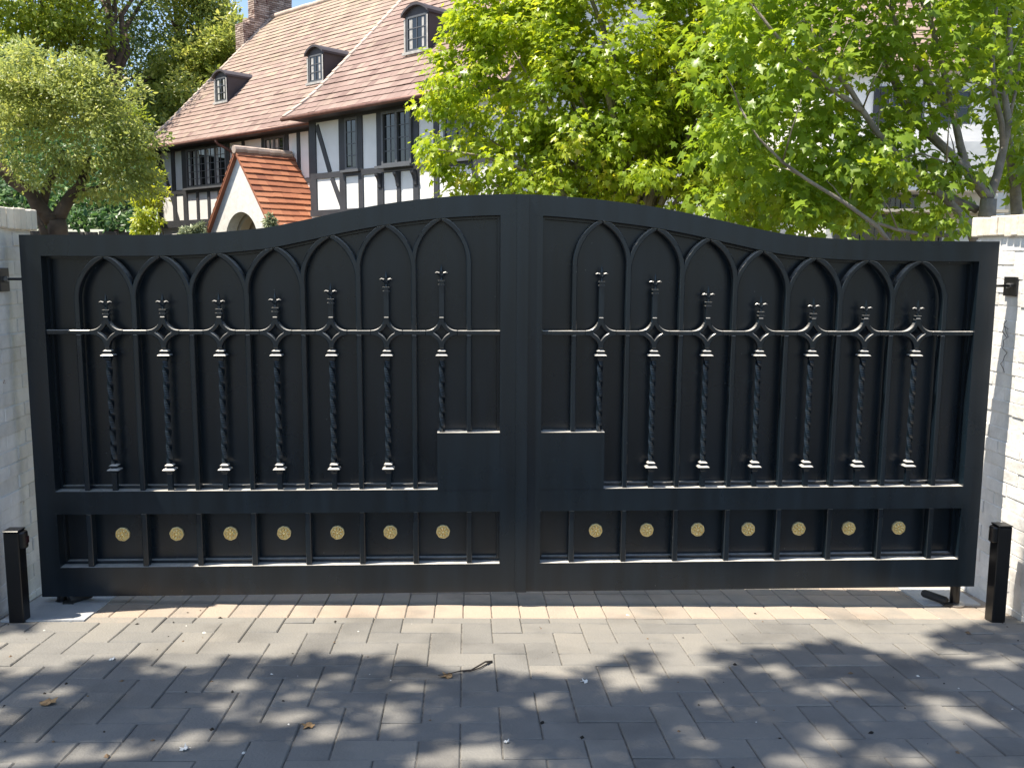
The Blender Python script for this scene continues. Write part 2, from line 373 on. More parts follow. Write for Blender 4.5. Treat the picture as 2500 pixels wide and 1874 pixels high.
def frange(a, b, n): return [a+(b-a)*i/(n-1) for i in range(n)]

proto = {}
def make_baluster_parts(leaf):
    pass
def collar_mesh(flip=False):
    b = MB()
    b.rings((0,0,0), [(0.016,-0.030),(0.022,-0.022),(0.022,-0.016),(0.026,-0.013),(0.045,-0.006),(0.045,-0.002),(0.036,0.004),(0.020,0.006),(0.020,0.016),(0.031,0.018),(0.031,0.021),(0.020,0.027),(0.016,0.029)])
    return b
def node_mesh():
    """cross shaped plate with hollow fillets and a pointed hollow diamond in the middle"""
    w = 0.0118; a = 0.071; pts = []; hole = []
    for q in range(4):
        ang = q*math.pi/2; cs, sn = math.cos(ang), math.sin(ang)
        for i in range(9):
            t = i/8*math.pi/2                      # fillet between arm q and arm q+1
            cx_, cz_ = w+a, w+a; x = cx_ - a*math.sin(t)*1.0; z = cz_ - a*math.cos(t)
            pts.append((x*cs - z*sn, x*sn + z*cs))
            hx = 0.041                 # hollow sided diamond, tips on the axes
            k = i/8; bx = hx*(1-k); bz = hx*k; pull = 0.0030*math.sin(math.pi*k)
            bx -= pull; bz -= pull
            hole.append((bx*cs - bz*sn, bx*sn + bz*cs))
    b = MB(); b.ribbon(hole, pts, BF-0.004, 0.044, closed=True); return b
def finial_mesh():
    b = MB()
    b.rings((0,0,0), [(0.025,-0.006),(0.025,0.001)]); b.rings((0,0,0), [(0.017,0.001),(0.017,0.014)]); b.rings((0,0,0), [(0.025,0.014),(0.025,0.021)])
    b.tube([(0,0,0.021),(0,0,0.040),(0,0,0.056),(0,0,0.070),(0,0,0.086),(0,0,0.104)], [0.0090,0.0065,0.0075,0.0085,0.0055,0.0010], 6)
    for s in (-1, 1):
        b.tube([(0,-0.002,0.032),(s*0.006,-0.004,0.046),(s*0.014,-0.006,0.0575),(s*0.024,-0.008,0.0615),(s*0.033,-0.009,0.0590)], [0.004,0.0065,0.0075,0.0060,0.0015], 6)
    return b
def rosette_mesh():
    b = MB(); n = 48; vs = [(0,-0.010,0)]
    prof = [(0.0,0.019),(0.14,0.018),(0.19,0.004),(0.25,0.003),(0.34,0.015),(0.55,0.020),(0.72,0.016),(0.80,0.003),(0.85,0.003),(0.91,0.013),(0.97,0.012),(1.0,0.002)]
    vs = []
    for r_, h in prof:
        for k in range(n):
            t = 2*math.pi*k/n; pet = abs(math.cos(4*t)); rr = r_*0.0385*(1 - 0.05*(1-pet)*(r_ > .5))
            hh = h
            if 0.3 < r_ < 0.8: hh = h*(0.12+1.0*pet**0.55) + random.uniform(-.0015,.0015)
            vs.append((rr*math.cos(t), -hh, rr*math.sin(t)))
    fs = [(i*n+k, (i+1)*n+k, (i+1)*n+(k+1) % n, i*n+(k+1) % n) for i in range(len(prof)-1) for k in range(n)]
    b.add(vs, fs); m0 = len(prof)-1
    back = [(v[0], 0.001, v[2]) for v in vs[m0*n:]]
    b.add(vs[m0*n:]+back, [(k, n+k, n+(k+1) % n, (k+1) % n) for k in range(n)])
    return b
def bar_upper_len(b, x, zb):
    b.box(x-0.0125, x+0.0125, BF+0.006, BB, ZX1+0.045, zb)

def make_leaf(xa, xb, stile_a, stile_b, ups, tips, lock_side, label, ros_z):
    """xa..xb outer edges, stile widths, centre lines of the eight uprights"""
    root = empty('gate_leaf', ((xa+xb)/2, 0, 0)); OX = root.location.x
    tag(root, label, 'gate', 'two leaves of the black driveway gate')
    ia, ib = xa+stile_a, xb-stile_b
    fr = MB()
    xs = frange(xa, xb, 61); A = [(x-OX, ztop(x)-RIM) for x in xs]; B = [(x-OX, ztop(x)) for x in xs]
    fr.ribbon(A, B, 0, TH)
    for s0, s1 in ((xa, ia), (ib, xb)):
        fr.prism([(s0-OX, Z0), (s1-OX, Z0), (s1-OX, ztop(s1)-RIM), (s0-OX, ztop(s0)-RIM)], 0, TH)
    fr.box(ia-OX, ib-OX, 0, TH, Z0, ZL0); fr.box(ia-OX, ib-OX, 0, TH, ZL1, ZM)
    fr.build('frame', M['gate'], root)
    pn = MB()
    xs = frange(ia, ib, 41)
    pn.ribbon([(x-OX, ZM) for x in xs], [(x-OX, ztop(x)-RIM) for x in xs], TH-0.006, TH-0.001)
    pn.box(ia-OX, ib-OX, TH-0.006, TH-0.001, ZL0, ZL1)
    for z0, z1 in ((ZL0, ZL1), (ZM, None)):
        pn.box(ia-OX, ib-OX, 0.062, TH-0.007, z0, z0+0.016)
        for x0, x1 in ((ia, ia+0.014), (ib-0.014, ib)):
            zt = z1 if z1 else ztop((x0+x1)/2)-RIM
            pn.box(x0-OX, x1-OX, 0.062, TH-0.007, z0+0.016, zt)
    xs = frange(ia+0.014, ib-0.014, 41)
    pn.ribbon([(x-OX, ztop(x)-RIM-0.014) for x in xs], [(x-OX, ztop(x)-RIM-0.0005) for x in xs], 0.062, TH-0.007)
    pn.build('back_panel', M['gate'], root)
    sp = (ups[-1]-ups[0])/7
    # lock plate beside the meeting stile
    lk = MB(); ZK = 0.964
    if lock_side > 0: l0, l1 = ups[-1]-0.170, ib
    else: l0, l1 = ia, ups[0]+0.170
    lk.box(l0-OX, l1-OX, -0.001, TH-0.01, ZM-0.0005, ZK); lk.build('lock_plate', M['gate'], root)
    # uprights of the arcade and the bars of the lower row
    for x in ups:
        zb = ZK if l0-0.005 < x < l1+0.005 else ZM
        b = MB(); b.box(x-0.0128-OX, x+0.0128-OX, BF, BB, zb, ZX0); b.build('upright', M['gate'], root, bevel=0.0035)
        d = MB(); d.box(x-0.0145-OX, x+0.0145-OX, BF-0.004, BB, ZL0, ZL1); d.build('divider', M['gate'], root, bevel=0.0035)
    # seven pointed arches
    mids = [(ups[i]+ups[i+1])/2 for i in range(7)]
    hh = 0.235
    zs = [ztop(m_)-RIM+0.004 for m_ in mids]
    for i, (m_, za) in enumerate(zip(mids, zs)):
        a = sp/2; w = 0.0128; Rr = (a*a+hh*hh)/(2*a)
        def side(off):     # left half, from the cross bar up to the apex, at radius offset
            pts = [(-a-off, ZX1+0.0), (-a-off, za-hh)]
            r_ = Rr+off; cx = Rr-a; tmax = math.acos(min(1, cx/r_))
            for k in range(1, 13):
                t = tmax*k/12; pts.append((cx - r_*math.cos(t), za-hh + r_*math.sin(t)))
            return pts
        out, inn = side(w), side(-w)
        b = MB()
        for s in (-1, 1):
            o_, i_ = (out, inn) if s > 0 else (side(w-0.0009), side(-w+0.0009))     # legs sharing an upright never lie in one plane
            A = [(m_-OX+s*p[0]*-1, p[1]) for p in o_]; B = [(m_-OX+s*p[0]*-1, p[1]) for p in i_]
            if s == 1: A, B = B, A
            lim = lambda P: [(x, min(z, ztop(x+OX)-RIM-0.001)) for x, z in P]
            dy = 0.0008*(1 if s > 0 else 0) + 0.0004*(i % 2)
            b.ribbon(lim(B), lim(A), BF-dy, BB-dy)
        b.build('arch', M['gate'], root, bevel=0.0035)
    # cross bar in pieces between the nodes
    edges = [ia] + [x for m_ in mids for x in (m_-0.0833, m_+0.0833)] + [ib]
    for i in range(0, len(edges), 2):
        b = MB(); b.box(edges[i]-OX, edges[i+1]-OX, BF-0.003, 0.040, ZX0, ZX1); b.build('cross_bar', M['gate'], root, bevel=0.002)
    zc = (ZX0+ZX1)/2
    for i, m_ in enumerate(mids):
        tip = tips[i]; zr = tip-0.100-0.012
        b = MB(); x = m_-OX; yc = 0.026
        st = MB(); st.box(x-0.0127, x+0.0127, yc-0.0127, yc+0.0127, zc+0.079, zr-0.005)
        b.box(x-0.0127, x+0.0127, yc-0.0127, yc+0.0127, 1.404, zc-0.079)
        cut = ZK if l0-0.01 < m_ < l1+0.01 else None
        # twisted square bar
        zt, zb = 1.352, (cut if cut else 0.790); nseg = 44; vs = []; half = 0.0160
        full = 1.352-0.790
        for k in range(nseg+1):
            z = zt+(zb-zt)*k/nseg; f = (1.352-z)/full; tw = math.pi/4 + 3.5*math.pi*f
            for q in range(4): vs.append((x+half*1.0*math.cos(tw+q*math.pi/2), yc+half*math.sin(tw+q*math.pi/2), z))
        fs = [(k*4+q, (k+1)*4+q, (k+1)*4+(q+1) % 4, k*4+(q+1) % 4) for k in range(nseg) for q in range(4)]
        b.add(vs, fs)
        if not cut: b.box(x-0.0127, x+0.0127, yc-0.0127, yc+0.0127, ZM, 0.748)
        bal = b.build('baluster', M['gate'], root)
        st.build('stem', M['gate'], bal)
        def sub(key, fn, z, **kw):
            if key not in proto:
                proto[key] = fn().build(key, M['gate'], bal, **kw); o = proto[key]; o.location = (x, yc, z)
            else: o = copy_part(proto[key], bal, (x, yc, z))
            return o
        sub('collar', collar_mesh, 1.378)
        if not cut: sub('collar', collar_mesh, 0.770)
        sub('finial', finial_mesh, zr, smooth=False)
        if 'node' not in proto:
            proto['node'] = node_mesh().build('scroll_cross', M['gate'], bal, bevel=0.003); proto['node'].location = (x, 0, zc)
        else: copy_part(proto['node'], bal, (x, 0, zc))
        if 'ros' not in proto:
            proto['ros'] = rosette_mesh().build('gilt_rosette', M['gilt'], root); ro = proto['ros']; ro.location = (x, TH-0.007, ros_z)
        else: ro = copy_part(proto['ros'], root, (x, TH-0.007, ros_z))
        ro.rotation_euler = (0, random.uniform(0, 3), 0)
    return root, OX
supsL = [-2.026+0.2886*i for i in range(8)]
supsR = [0.551+0.2857*i for i in range(8)]
gL, oL = make_leaf(-2.289, 0.272, 0.103, 0.114, supsL, [1.703,1.706,1.709,1.717,1.763,1.826,1.861], 1, 'left leaf of the black gate, with the raised strip down its meeting edge', 0.396)
gR, oR = make_leaf(0.3005, 2.819, 0.078, 0.104, supsR, [1.859,1.818,1.753,1.702,1.693,1.684,1.682], -1, 'right leaf of the black gate, its outer side hung at the sunlit pillar', 0.396)
b = MB(); b.box(0.243-oL, 0.304-oL, -0.012, -0.0005, Z0, ztop(0.27)-0.002); b.build('meeting_strip', M['gate'], gL)
# pivots under the outer stiles (parts of each leaf)
b = MB(); b.rings((2.745-oR, 0.06, 0), [(0.027, gz(2.745, .06)+0.004), (0.027, Z0)], 16)
pp = b.build('pivot_post', M['black'], gR)
b = MB(); b.rings((2.745-oR, 0.06, gz(2.745, .06)+0.008), [(0.056, 0), (0.056, 0.007), (0.030, 0.012)], 20); b.build('pivot_ring', M['steel'], pp)
b = MB(); b.rings((-2.205-oL, 0.05, 0), [(0.040, gz(-2.2, .05)+0.006), (0.028, gz(-2.2, .05)+0.02), (0.026, Z0)], 16); b.build('pivot_post', M['black'], gL)
# stop shoes lying on the pads
def stop_shoe(p0, p1, r_, label):
    b = MB(); b.tube([p0, [p0[i]+(p1[i]-p0[i])*0.08 for i in range(3)], [p0[i]+(p1[i]-p0[i])*0.92 for i in range(3)], p1], [r_*0.7, r_, r_, r_*0.75], 12)
    b.box(p1[0]-0.026, p1[0]+0.030, p1[1]-0.02, p1[1]+0.024, gz(p1[0], p1[1])+0.008, gz(p1[0], p1[1])+0.018)
    return tag(b.build('gate_stop', M['rubber'], smooth=False), label, 'gate stop', 'rubber stops on the pads under the gate')
stop_shoe((2.605, 0.155, gz(2.605,.155)+0.045), (2.69, 0.035, gz(2.69,.035)+0.03), 0.023, 'black rubber stop leaning by the round pivot under the right leaf')
stop_shoe((-2.065, 0.10, gz(-2.065,.1)+0.035), (-2.15, 0.0, gz(-2.15,0)+0.026), 0.024, 'black rubber stop on the grey pad under the left leaf')

# top hinge brackets
def bracket(px_, sgn, y0, y1, z0, z1, gx, zr, label):
    root = empty('hinge_bracket', (px_, (y0+y1)/2, z0)); tag(root, label, 'bracket', 'black top hinge brackets on the pillars')
    L = root.location; b = MB(); xa, xb = sorted((px_+sgn*0.004, px_+sgn*0.014))
    b.box(xa-L.x, xb-L.x, y0-L.y, y1-L.y, 0, z1-z0); b.build('plate', M['black'], root, bevel=0.002)
    r_ = MB(); r_.tube([(px_+sgn*0.012-L.x, 0.0, zr-L.z), (gx-sgn*0.002-L.x, 0.03-L.y, zr-L.z)], 0.007, 8); r_.build('rod', M['black'], root)
    k = MB(); k.tube([(px_+sgn*0.014-L.x, -0.0, zr-L.z), (px_+sgn*0.030-L.x, 0.0, zr-L.z)], 0.014, 6); k.build('nut', M['steel'], root)
bracket(-2.385, 1, -0.05, 0.045, 1.705, 1.825, -2.289, 1.768, 'black square hinge plate with a rod on the shaded left pillar')
bracket(2.965, -1, 0.040, 0.160, 1.695, 1.800, 2.819, 1.752, 'black square hinge plate with a rod on the sunlit right pillar')

# photo-eye posts
def eye_post(x, y, ztop_, sgn, label):
    z0 = gz(x, y); root = empty('sensor_post', (x, y, z0)); tag(root, label, 'sensor post', 'short black sensor posts in front of the pillars')
    h = ztop_-z0; w = 0.037; b = MB(); b.box(-w, w, -w, w, -0.02, h); b.build('post', M['black'], root, bevel=0.004)
    c = MB(); c.box(-w-0.003, w+0.003, -w-0.003, w+0.003, h+0.0005, h+0.008); c.build('cap', M['black'], root, bevel=0.003)
    hx = sgn*(w+0.001); hd = MB(); n = 10; pr = []
    for k in range(n+1):
        t = -math.pi/2 + math.pi*k/n; pr.append((0.030*math.sin(t), 0.026*math.cos(t)))
    out = [( -0.030, 0.0)] ; 
    vs = []; fs = []
    zz = [h-0.088, h-0.082, h-0.010, h-0.002]; sc_ = [0.80, 1, 1, 0.85]
    for z, s_ in zip(zz, sc_):
        for (yy, xx) in pr: vs.append((hx + sgn*xx*s_, yy*s_, z))
    m_ = n+1
    for i in range(3):
        for k in range(n): fs.append((i*m_+k, i*m_+k+1, (i+1)*m_+k+1, (i+1)*m_+k) if sgn > 0 else (i*m_+k, (i+1)*m_+k, (i+1)*m_+k+1, i*m_+k+1))
        fs.append((i*m_, (i+1)*m_, (i+1)*m_+n, i*m_+n))
    fs += [tuple(range(m_)), tuple(3*m_+k for k in range(m_))]
    hd.add(vs, fs); sh = hd.build('sensor_head', M['black'], root)
    ln = MB(); ln.box(hx+sgn*0.020-0.004, hx+sgn*0.020+0.0085, -0.012, 0.012, h-0.062, h-0.028); ln.build('lens', M['lens'], sh)
eye_post(-2.275, -0.278, 0.528, 1, 'short black sensor post standing before the left pillar')
eye_post(2.822, -0.213, 0.494, -1, 'short black sensor post standing before the right pillar')

# dead vine on the right pillar
b = MB(); pts = [(2.957, 0.115+0.02*math.sin(k*1.3)+0.012*math.sin(k*2.9), 1.56-0.022*k) for k in range(14)]
b.tube(pts, [0.0017]*13+[0.001], 5)
b.tube([(2.955, 0.10, 1.47), (2.95, 0.135, 1.50), (2.953, 0.125, 1.53), (2.955, 0.09, 1.515)], 0.0018, 5)
tag(b.build('dead_vine', M['twig'], smooth=True), 'thin dead vine curling down the sunlit right pillar below its hinge plate', 'vine')
# ------------------------------------------------------------------ timber framed house (local x along the front, -y outwards)
house = empty('timber_house', (-2.046, 20.507, 0.0), math.atan2(-0.71089, 0.70330))
tag(house, 'black and white timber framed house with a steep tiled roof and brick chimney', 'house')
PITCH_R = R(45); EZ = 5.955
WM, WB = 0.86, 0.0            # y of the main front and of the projecting bay front
EM, EB = 0.30, -0.56          # y of the two eaves
UB0, UB1 = -3.75, 4.4
HZ = 6.2
w = MB(); w.box(-15.0, UB0, WM, WM+11, 0, HZ); w.box(UB0, UB1, WB, WB+11.8, 0, HZ)
# gable ends
for u0, u1, ye, zr, depth in ((-14.95, -14.75, WM, 0, 0),):
    w.add([(u0, WM, HZ), (u0, WM+10.8, HZ), (u0, 6.2, 11.5), (u1, WM, HZ), (u1, WM+10.8, HZ), (u1, 6.2, 11.5)], [(0,1,2), (5,4,3), (0,2,5,3), (1,4,5,2)])
w.add([(UB1-.1, WB, HZ), (UB1-.1, WB+11.8, HZ), (UB1-.1, 6.0, 12.0), (UB1, WB, HZ), (UB1, WB+11.8, HZ), (UB1, 6.0, 12.0)], [(0,1,2), (5,4,3), (0,2,5,3), (1,4,5,2)])
w.build('wall', M['plaster'], house)
tb = MB()
def beam(u0, u1, z0, z1, y, d=0.035): tb.box(u0, u1, y-d, y-0.001, z0, z1)
def brace(p, q, wd, y, d=0.027):
    (u0, z0), (u1, z1) = p, q; L = math.hypot(u1-u0, z1-z0); nx, nz = -(z1-z0)/L*wd/2, (u1-u0)/L*wd/2
    tb.prism([(u0-nx, z0-nz), (u1-nx, z1-nz), (u1+nx, z1+nz), (u0+nx, z0+nz)][::1], y-d, y-0.001)
# bay
y = WB
beam(UB0, UB1, 5.80, 6.02, y, 0.05); beam(UB0, UB1, 4.20, 4.36, y, 0.034); beam(UB0, UB1, 3.13, 3.30, y, 0.06)
for u0, u1 in ((-3.75, -3.45), (-2.34, -2.07), (-1.48, -1.28), (-0.66, -0.40), (0.82, 1.04), (1.62, 1.80), (3.0, 3.2), (4.1, 4.4)):
    for z0, z1 in ((3.30, 4.20), (4.36, 5.80)): beam(u0, u1, z0, z1, y, 0.036)
beam(0.16, 0.30, 3.30, 4.20, y, 0.036)
brace((-3.40, 5.72), (-2.80, 4.36), 0.17, y); brace((-2.72, 4.20), (-2.22, 3.30), 0.17, y)
# main front
y = WM
beam(-15.0, UB0, 5.80, 6.02, y, 0.05); beam(-15.0, UB0, 4.24, 4.39, y, 0.034); beam(-15.0, UB0, 3.02, 3.28, y, 0.09)
for u0, u1 in ((-15.0, -14.62), (-13.78, -13.52), (-12.98, -12.68), (-9.86, -9.66), (-8.86, -8.70), (-7.66, -7.50), (-6.30, -6.12), (-5.66, -5.50), (-5.02, -3.80)):
    for z0, z1 in ((3.28, 4.24), (4.39, 5.80)): beam(u0, u1, z0, z1, y, 0.036)
for u0, u1 in ((-12.02, -11.86), (-11.24, -11.08), (-10.52, -10.36)): beam(u0, u1, 3.28, 4.24, y, 0.036)
brace((-14.62, 5.60), (-13.98, 4.39), 0.18, y); brace((-13.92, 4.24), (-13.42, 3.28), 0.17, y)
tb.build('timber_frame', M['timber'], house)
def window(u0, u1, z0, z1, y, nl, nr, depth=0.05, sill=None, name='window', parent=None, mat_f='timber2', curt=0.0, fr=0.07):
    """frame with nl leaves of 2 x nr panes; the glass lies behind the glazing bars"""
    f = MB(); f.box(u0, u1, y-depth, y-0.002, z0, z0+fr); f.box(u0, u1, y-depth, y-0.002, z1-fr, z1)
    cuts = [u0+fr+(u1-u0-2*fr)*i/nl for i in range(nl+1)]
    f.box(u0, u0+fr, y-depth, y-0.002, z0+fr, z1-fr); f.box(u1-fr, u1, y-depth, y-0.002, z0+fr, z1-fr)
    for c in cuts[1:-1]: f.box(c-0.045, c+0.045, y-depth, y-0.002, z0+fr, z1-fr)
    o = f.build(name, M[mat_f], parent or house)
    g = MB(); g.box(u0+fr, u1-fr, y-0.020, y-0.004, z0+fr, z1-fr); g.build('pane', M['glass'], o)
    gb = MB()
    for i in range(nl):
        a, b_ = cuts[i]+(0.045 if i else 0), cuts[i+1]-(0.045 if i < nl-1 else 0); c = (a+b_)/2
        gb.box(c-0.011, c+0.011, y-0.034, y-0.021, z0+fr, z1-fr)
        for k in range(1, nr):
            z = z0+fr+(z1-z0-2*fr)*k/nr
            gb.box(a, c-0.0115, y-0.033, y-0.021, z-0.011, z+0.011); gb.box(c+0.0115, b_, y-0.033, y-0.021, z-0.011, z+0.011)
    gb.build('glazing_bars', M[mat_f], o)
    if curt:
        cm = MB()
        for i in range(nl):
            a, b_ = cuts[i]+0.05, cuts[i+1]-0.05
            cm.box(a, a+curt, y-0.0207, y-0.0202, z0+fr+.02, z1-fr-.02)
            if i == 0: cm.box(b_-curt, b_-curt*0.3, y-0.0207, y-0.0202, z0+fr+.02, z1-fr-.02)
        cm.build('curtain', M['curtain'], o)
    if sill:
        s = MB(); s.box(u0-0.12, u1+0.12, y-sill, y-depth-0.001, z0-0.07, z0-0.005); s.build('sill', M['timber2'], o)
    return o
window(-2.06, -1.49, 4.37, 5.79, WB, 1, 4, 0.045, 0.13, curt=0.0)
big = window(-0.395, 0.81, 4.37, 5.79, WB, 2, 4, 0.09, 0.24)
for u in (-0.53, 0.23, 0.93):
    bk = MB()
    pr = [(0, 3.80), (-0.03, 3.82), (-0.05, 3.95), (-0.08, 4.05), (-0.14, 4.13), (-0.15, 4.19), (0, 4.19)]
    vs = [(u-0.06, WB-0.037+a, z) for a, z in pr] + [(u+0.06, WB-0.037+a, z) for a, z in pr]; n_ = len(pr)
    bk.add(vs, [tuple(range(n_)), tuple(range(2*n_-1, n_-1, -1))] + [(i, i+n_, (i+1) % n_+n_, (i+1) % n_) for i in range(n_)])
    bk.build('bracket', M['timber'], big)
window(2.0, 2.9, 4.37, 5.79, WB, 2, 4, 0.05, 0.13)
window(-12.64, -9.88, 4.42, 5.79, WM, 4, 5, 0.05, 0.16, curt=0.16)
window(-7.48, -6.32, 4.42, 5.79, WM, 2, 4, 0.05, 0.12, curt=0.16)

# tiled roofs: real overlapping courses
def tiled(b, ue0, ue1, y0, z0, pitch, length, e=0.272, tl=0.30, th=0.032, dirv=(0, 1), skip=None, tint=lambda s: 0.5):
    """courses climbing from the eave (y0, z0); ue0/ue1 give the ends at slope distance s"""
    c, s_ = math.cos(pitch), math.sin(pitch); nk = int(length/e+0.5)
    for k in range(nk):
        s0, s1 = k*e, (k+1)*e+0.05; a0, a1 = ue0(k*e+e/2), ue1(k*e+e/2); u = a0 - (random.random()*tl)
        wav = 0.0; lift = th
        while u < a1:
            tw = tl*random.uniform(0.85, 1.2); p0, p1 = max(u, a0), min(u+tw-0.003, a1)
            if p1-p0 > 0.02 and not (skip and skip((p0+p1)/2, (s0+s1)/2)):
                wav = 0.75*wav + random.uniform(-0.006, 0.006); d0 = random.uniform(-.004, .004)
                def P(u_, s, h): return (u_, y0 + s*c - h*s_, z0 + s*s_ + h*c)
                l0 = lift+wav+random.uniform(-.003,.003); l1 = l0+random.uniform(-.004,.004)
                sa, sb = s0+d0+random.uniform(-.006,.006), s0+d0
                q = [P(p0, sa, l0), P(p1, sb, l1), P(p1, s1, 0.004), P(p0, s1, 0.004), P(p0, sa+0.012, l0-th), P(p1, sb+0.012, l1-th)]
                b.add(q, [(0,1,2,3), (4,5,1,0), (4,0,3), (5,2,1)], min(1, max(0, tint(s0)+random.gauss(0, 0.13))))
            u += tw
def roofdeck(b, ue0, ue1, y0, z0, pitch, length, n=14):
    c, s_ = math.cos(pitch), math.sin(pitch); A = []; B = []
    for i in range(n+1):
        s = length*i/n
        A.append((ue0(s), y0+s*c, z0+s*s_-0.005)); B.append((ue1(s), y0+s*c, z0+s*s_-0.005))
    vs = A+B+[(x, y_+0.07, z-0.07) for x, y_, z in A]+[(x, y_+0.07, z-0.07) for x, y_, z in B]; m_ = n+1; fs = []
    for i in range(n):
        fs += [(i, m_+i, m_+i+1, i+1), (2*m_+i+1, 3*m_+i+1, 3*m_+i, 2*m_+i), (i+1, 2*m_+i+1, 2*m_+i, i), (m_+i, 3*m_+i, 3*m_+i+1, m_+i+1)]
    fs += [(0, 2*m_, 3*m_, m_)]
    b.add(vs, fs, 0.1)
LM = 8.20
def flare(u, f, s, s0=1.7): return u - f*max(0, 1-s/s0)**2
rm = MB(); e0 = lambda s: flare(-14.92, 0.62, s); e1 = lambda s: -3.0
tiled(rm, e0, e1, EM, EZ, PITCH_R, LM, tint=lambda s: 0.38+0.055*s); roofdeck(rm, e0, e1, EM, EZ, PITCH_R, LM)
# back slope
yr, zr = EM+LM*math.cos(PITCH_R), EZ+LM*math.sin(PITCH_R)
rm.hexa([(-14.9, yr, zr-.08), (UB1, yr, zr-.08), (UB1, yr+5.6, zr-5.7), (-14.9, yr+5.6, zr-5.7), (-14.9, yr, zr), (UB1, yr, zr), (UB1, yr+5.6, zr-5.6), (-14.9, yr+5.6, zr-5.6)], 0.5)
roof = rm.build('roof', M['tile'], house)
rb = MB(); LB = 9.5; b0 = lambda s: flare(-3.78, 0.50, s, 1.5)+0.045*s; b1 = lambda s: UB1+0.25
tiled(rb, b0, b1, EB, EZ, PITCH_R, LB, tint=lambda s: 0.30+0.03*s); roofdeck(rb, b0, b1, EB, EZ, PITCH_R, LB)
bayroof = rb.build('bay_roof', M['tile'], house)
def vergestrip(name, fn, y0, z0, length, par, wd=0.15, step=0.28):
    b = MB(); c = math.cos(PITCH_R); n_ = int(length/step)
    for i in range(n_):
        s0, s1 = i*step, (i+1)*step+0.03; h0, h1 = 0.075+random.uniform(-.006,.006), 0.05
        for (sa, sb) in ((s0, s1),):
            p = []
            for hh0, hh1, uo in ((0.0, 0.0, 0), (h0, h1, 1)):
                pass
            ua, ub = fn(sa), fn(sb)
            def P(u, s, h): return (u, y0+s*c-h*c, z0+s*c+h*c)
            b.hexa([P(ua-0.03, sa, -0.06), P(ua+wd, sa, 0.0), P(ub+wd, sb, 0.0), P(ub-0.03, sb, -0.06), P(ua-0.02, sa, h0), P(ua+wd-.03, sa, h0), P(ub+wd-.03, sb, h1), P(ub-0.02, sb, h1)], random.random())
    return b.build(name, M['verge'], par, bevel=0.01)
vergestrip('verge', e0, EM, EZ, LM, roof); vergestrip('verge', b0, EB, EZ, LB, bayroof, 0.16)
b = MB(); b.tube([(-14.95+i*0.6, yr+random.uniform(-.02,.02), zr+0.02+random.uniform(-.015,.015)) for i in range(21)], 0.12, 8); b.build('ridge', M['verge'], roof, smooth=True)
# soffits, gutters, downpipe
b = MB(); b.box(-15.45, -3.9, EM+0.03, WM+0.1, EZ-0.075, EZ-0.03); b.build('soffit', M['timber'], house)
b = MB(); b.box(-4.1, UB1+.2, EB+0.03, WB+0.1, EZ-0.075, EZ-0.03); b.build('bay_soffit', M['timber'], house)
b = MB(); b.tube([(-15.52, EM-0.05, EZ-0.05), (-4.0, EM-0.05, EZ-0.05)], 0.062, 10); b.build('gutter', M['gutter'], house, smooth=True)
b = MB(); b.tube([(-4.28, EB-0.05, EZ-0.05), (UB1+.2, EB-0.05, EZ-0.05)], 0.062, 10); b.build('gutter', M['gutter'], house, smooth=True)
b = MB(); b.tube([(-9.55, EM-0.03, EZ-0.09), (-9.55, EM+0.02, EZ-0.22), (-9.35, WM-0.22, EZ-0.42), (-9.0, WM-0.12, EZ-0.62), (-8.78, WM-0.10, EZ-0.80), (-8.78, WM-0.10, 3.0)], 0.05, 10); b.build('downpipe', M['gutter'], house, smooth=True)
# chimney on the gable end
def brickbox(b, x0, x1, y0, y1, z0, z1, ch=0.085, bl=0.24):
    b.box(x0+.03, x1-.03, y0+.03, y1-.03, z0, z1, 0.0); z = z0; r = 0
    while z < z1-0.02:
        zt = min(z+ch-0.022, z1)
        for ax in (0, 1, 2):
            a0, a1 = (x0, x1) if ax == 0 else (y0, y1); a = a0-(bl/2 if r % 2 else 0)
            while a < a1-.01:
                s0, s1 = max(a, a0), min(a+bl-0.012, a1); o = random.uniform(-.008, .006); t = random.random()
                if s1-s0 > .02:
                    if ax == 0: b.box(s0, s1, y0+o, y0+.04, z, zt, t)
                    elif ax == 1: b.box(x1-.04, x1-o, s0+.001, s1, z, zt, t)
                    else: b.box(x0+o, x0+.04, s0+.001, s1, z, zt, t)
                a += bl
        z += ch; r += 1
b = MB(); brickbox(b, -15.50, -14.90, 4.75, 7.45, 0.0, 10.2, 0.25, 0.7); brickbox(b, -15.50, -14.9, 4.75, 7.45, 10.2, 11.35)
brickbox(b, -15.42, -14.90, 5.05, 7.2, 11.35, 11.6); brickbox(b, -15.36, -14.9, 5.28, 6.70, 11.6, 13.4); brickbox(b, -15.30, -14.97, 6.70, 7.15, 11.6, 13.6)
b.build('chimney', M['chimney'], house)
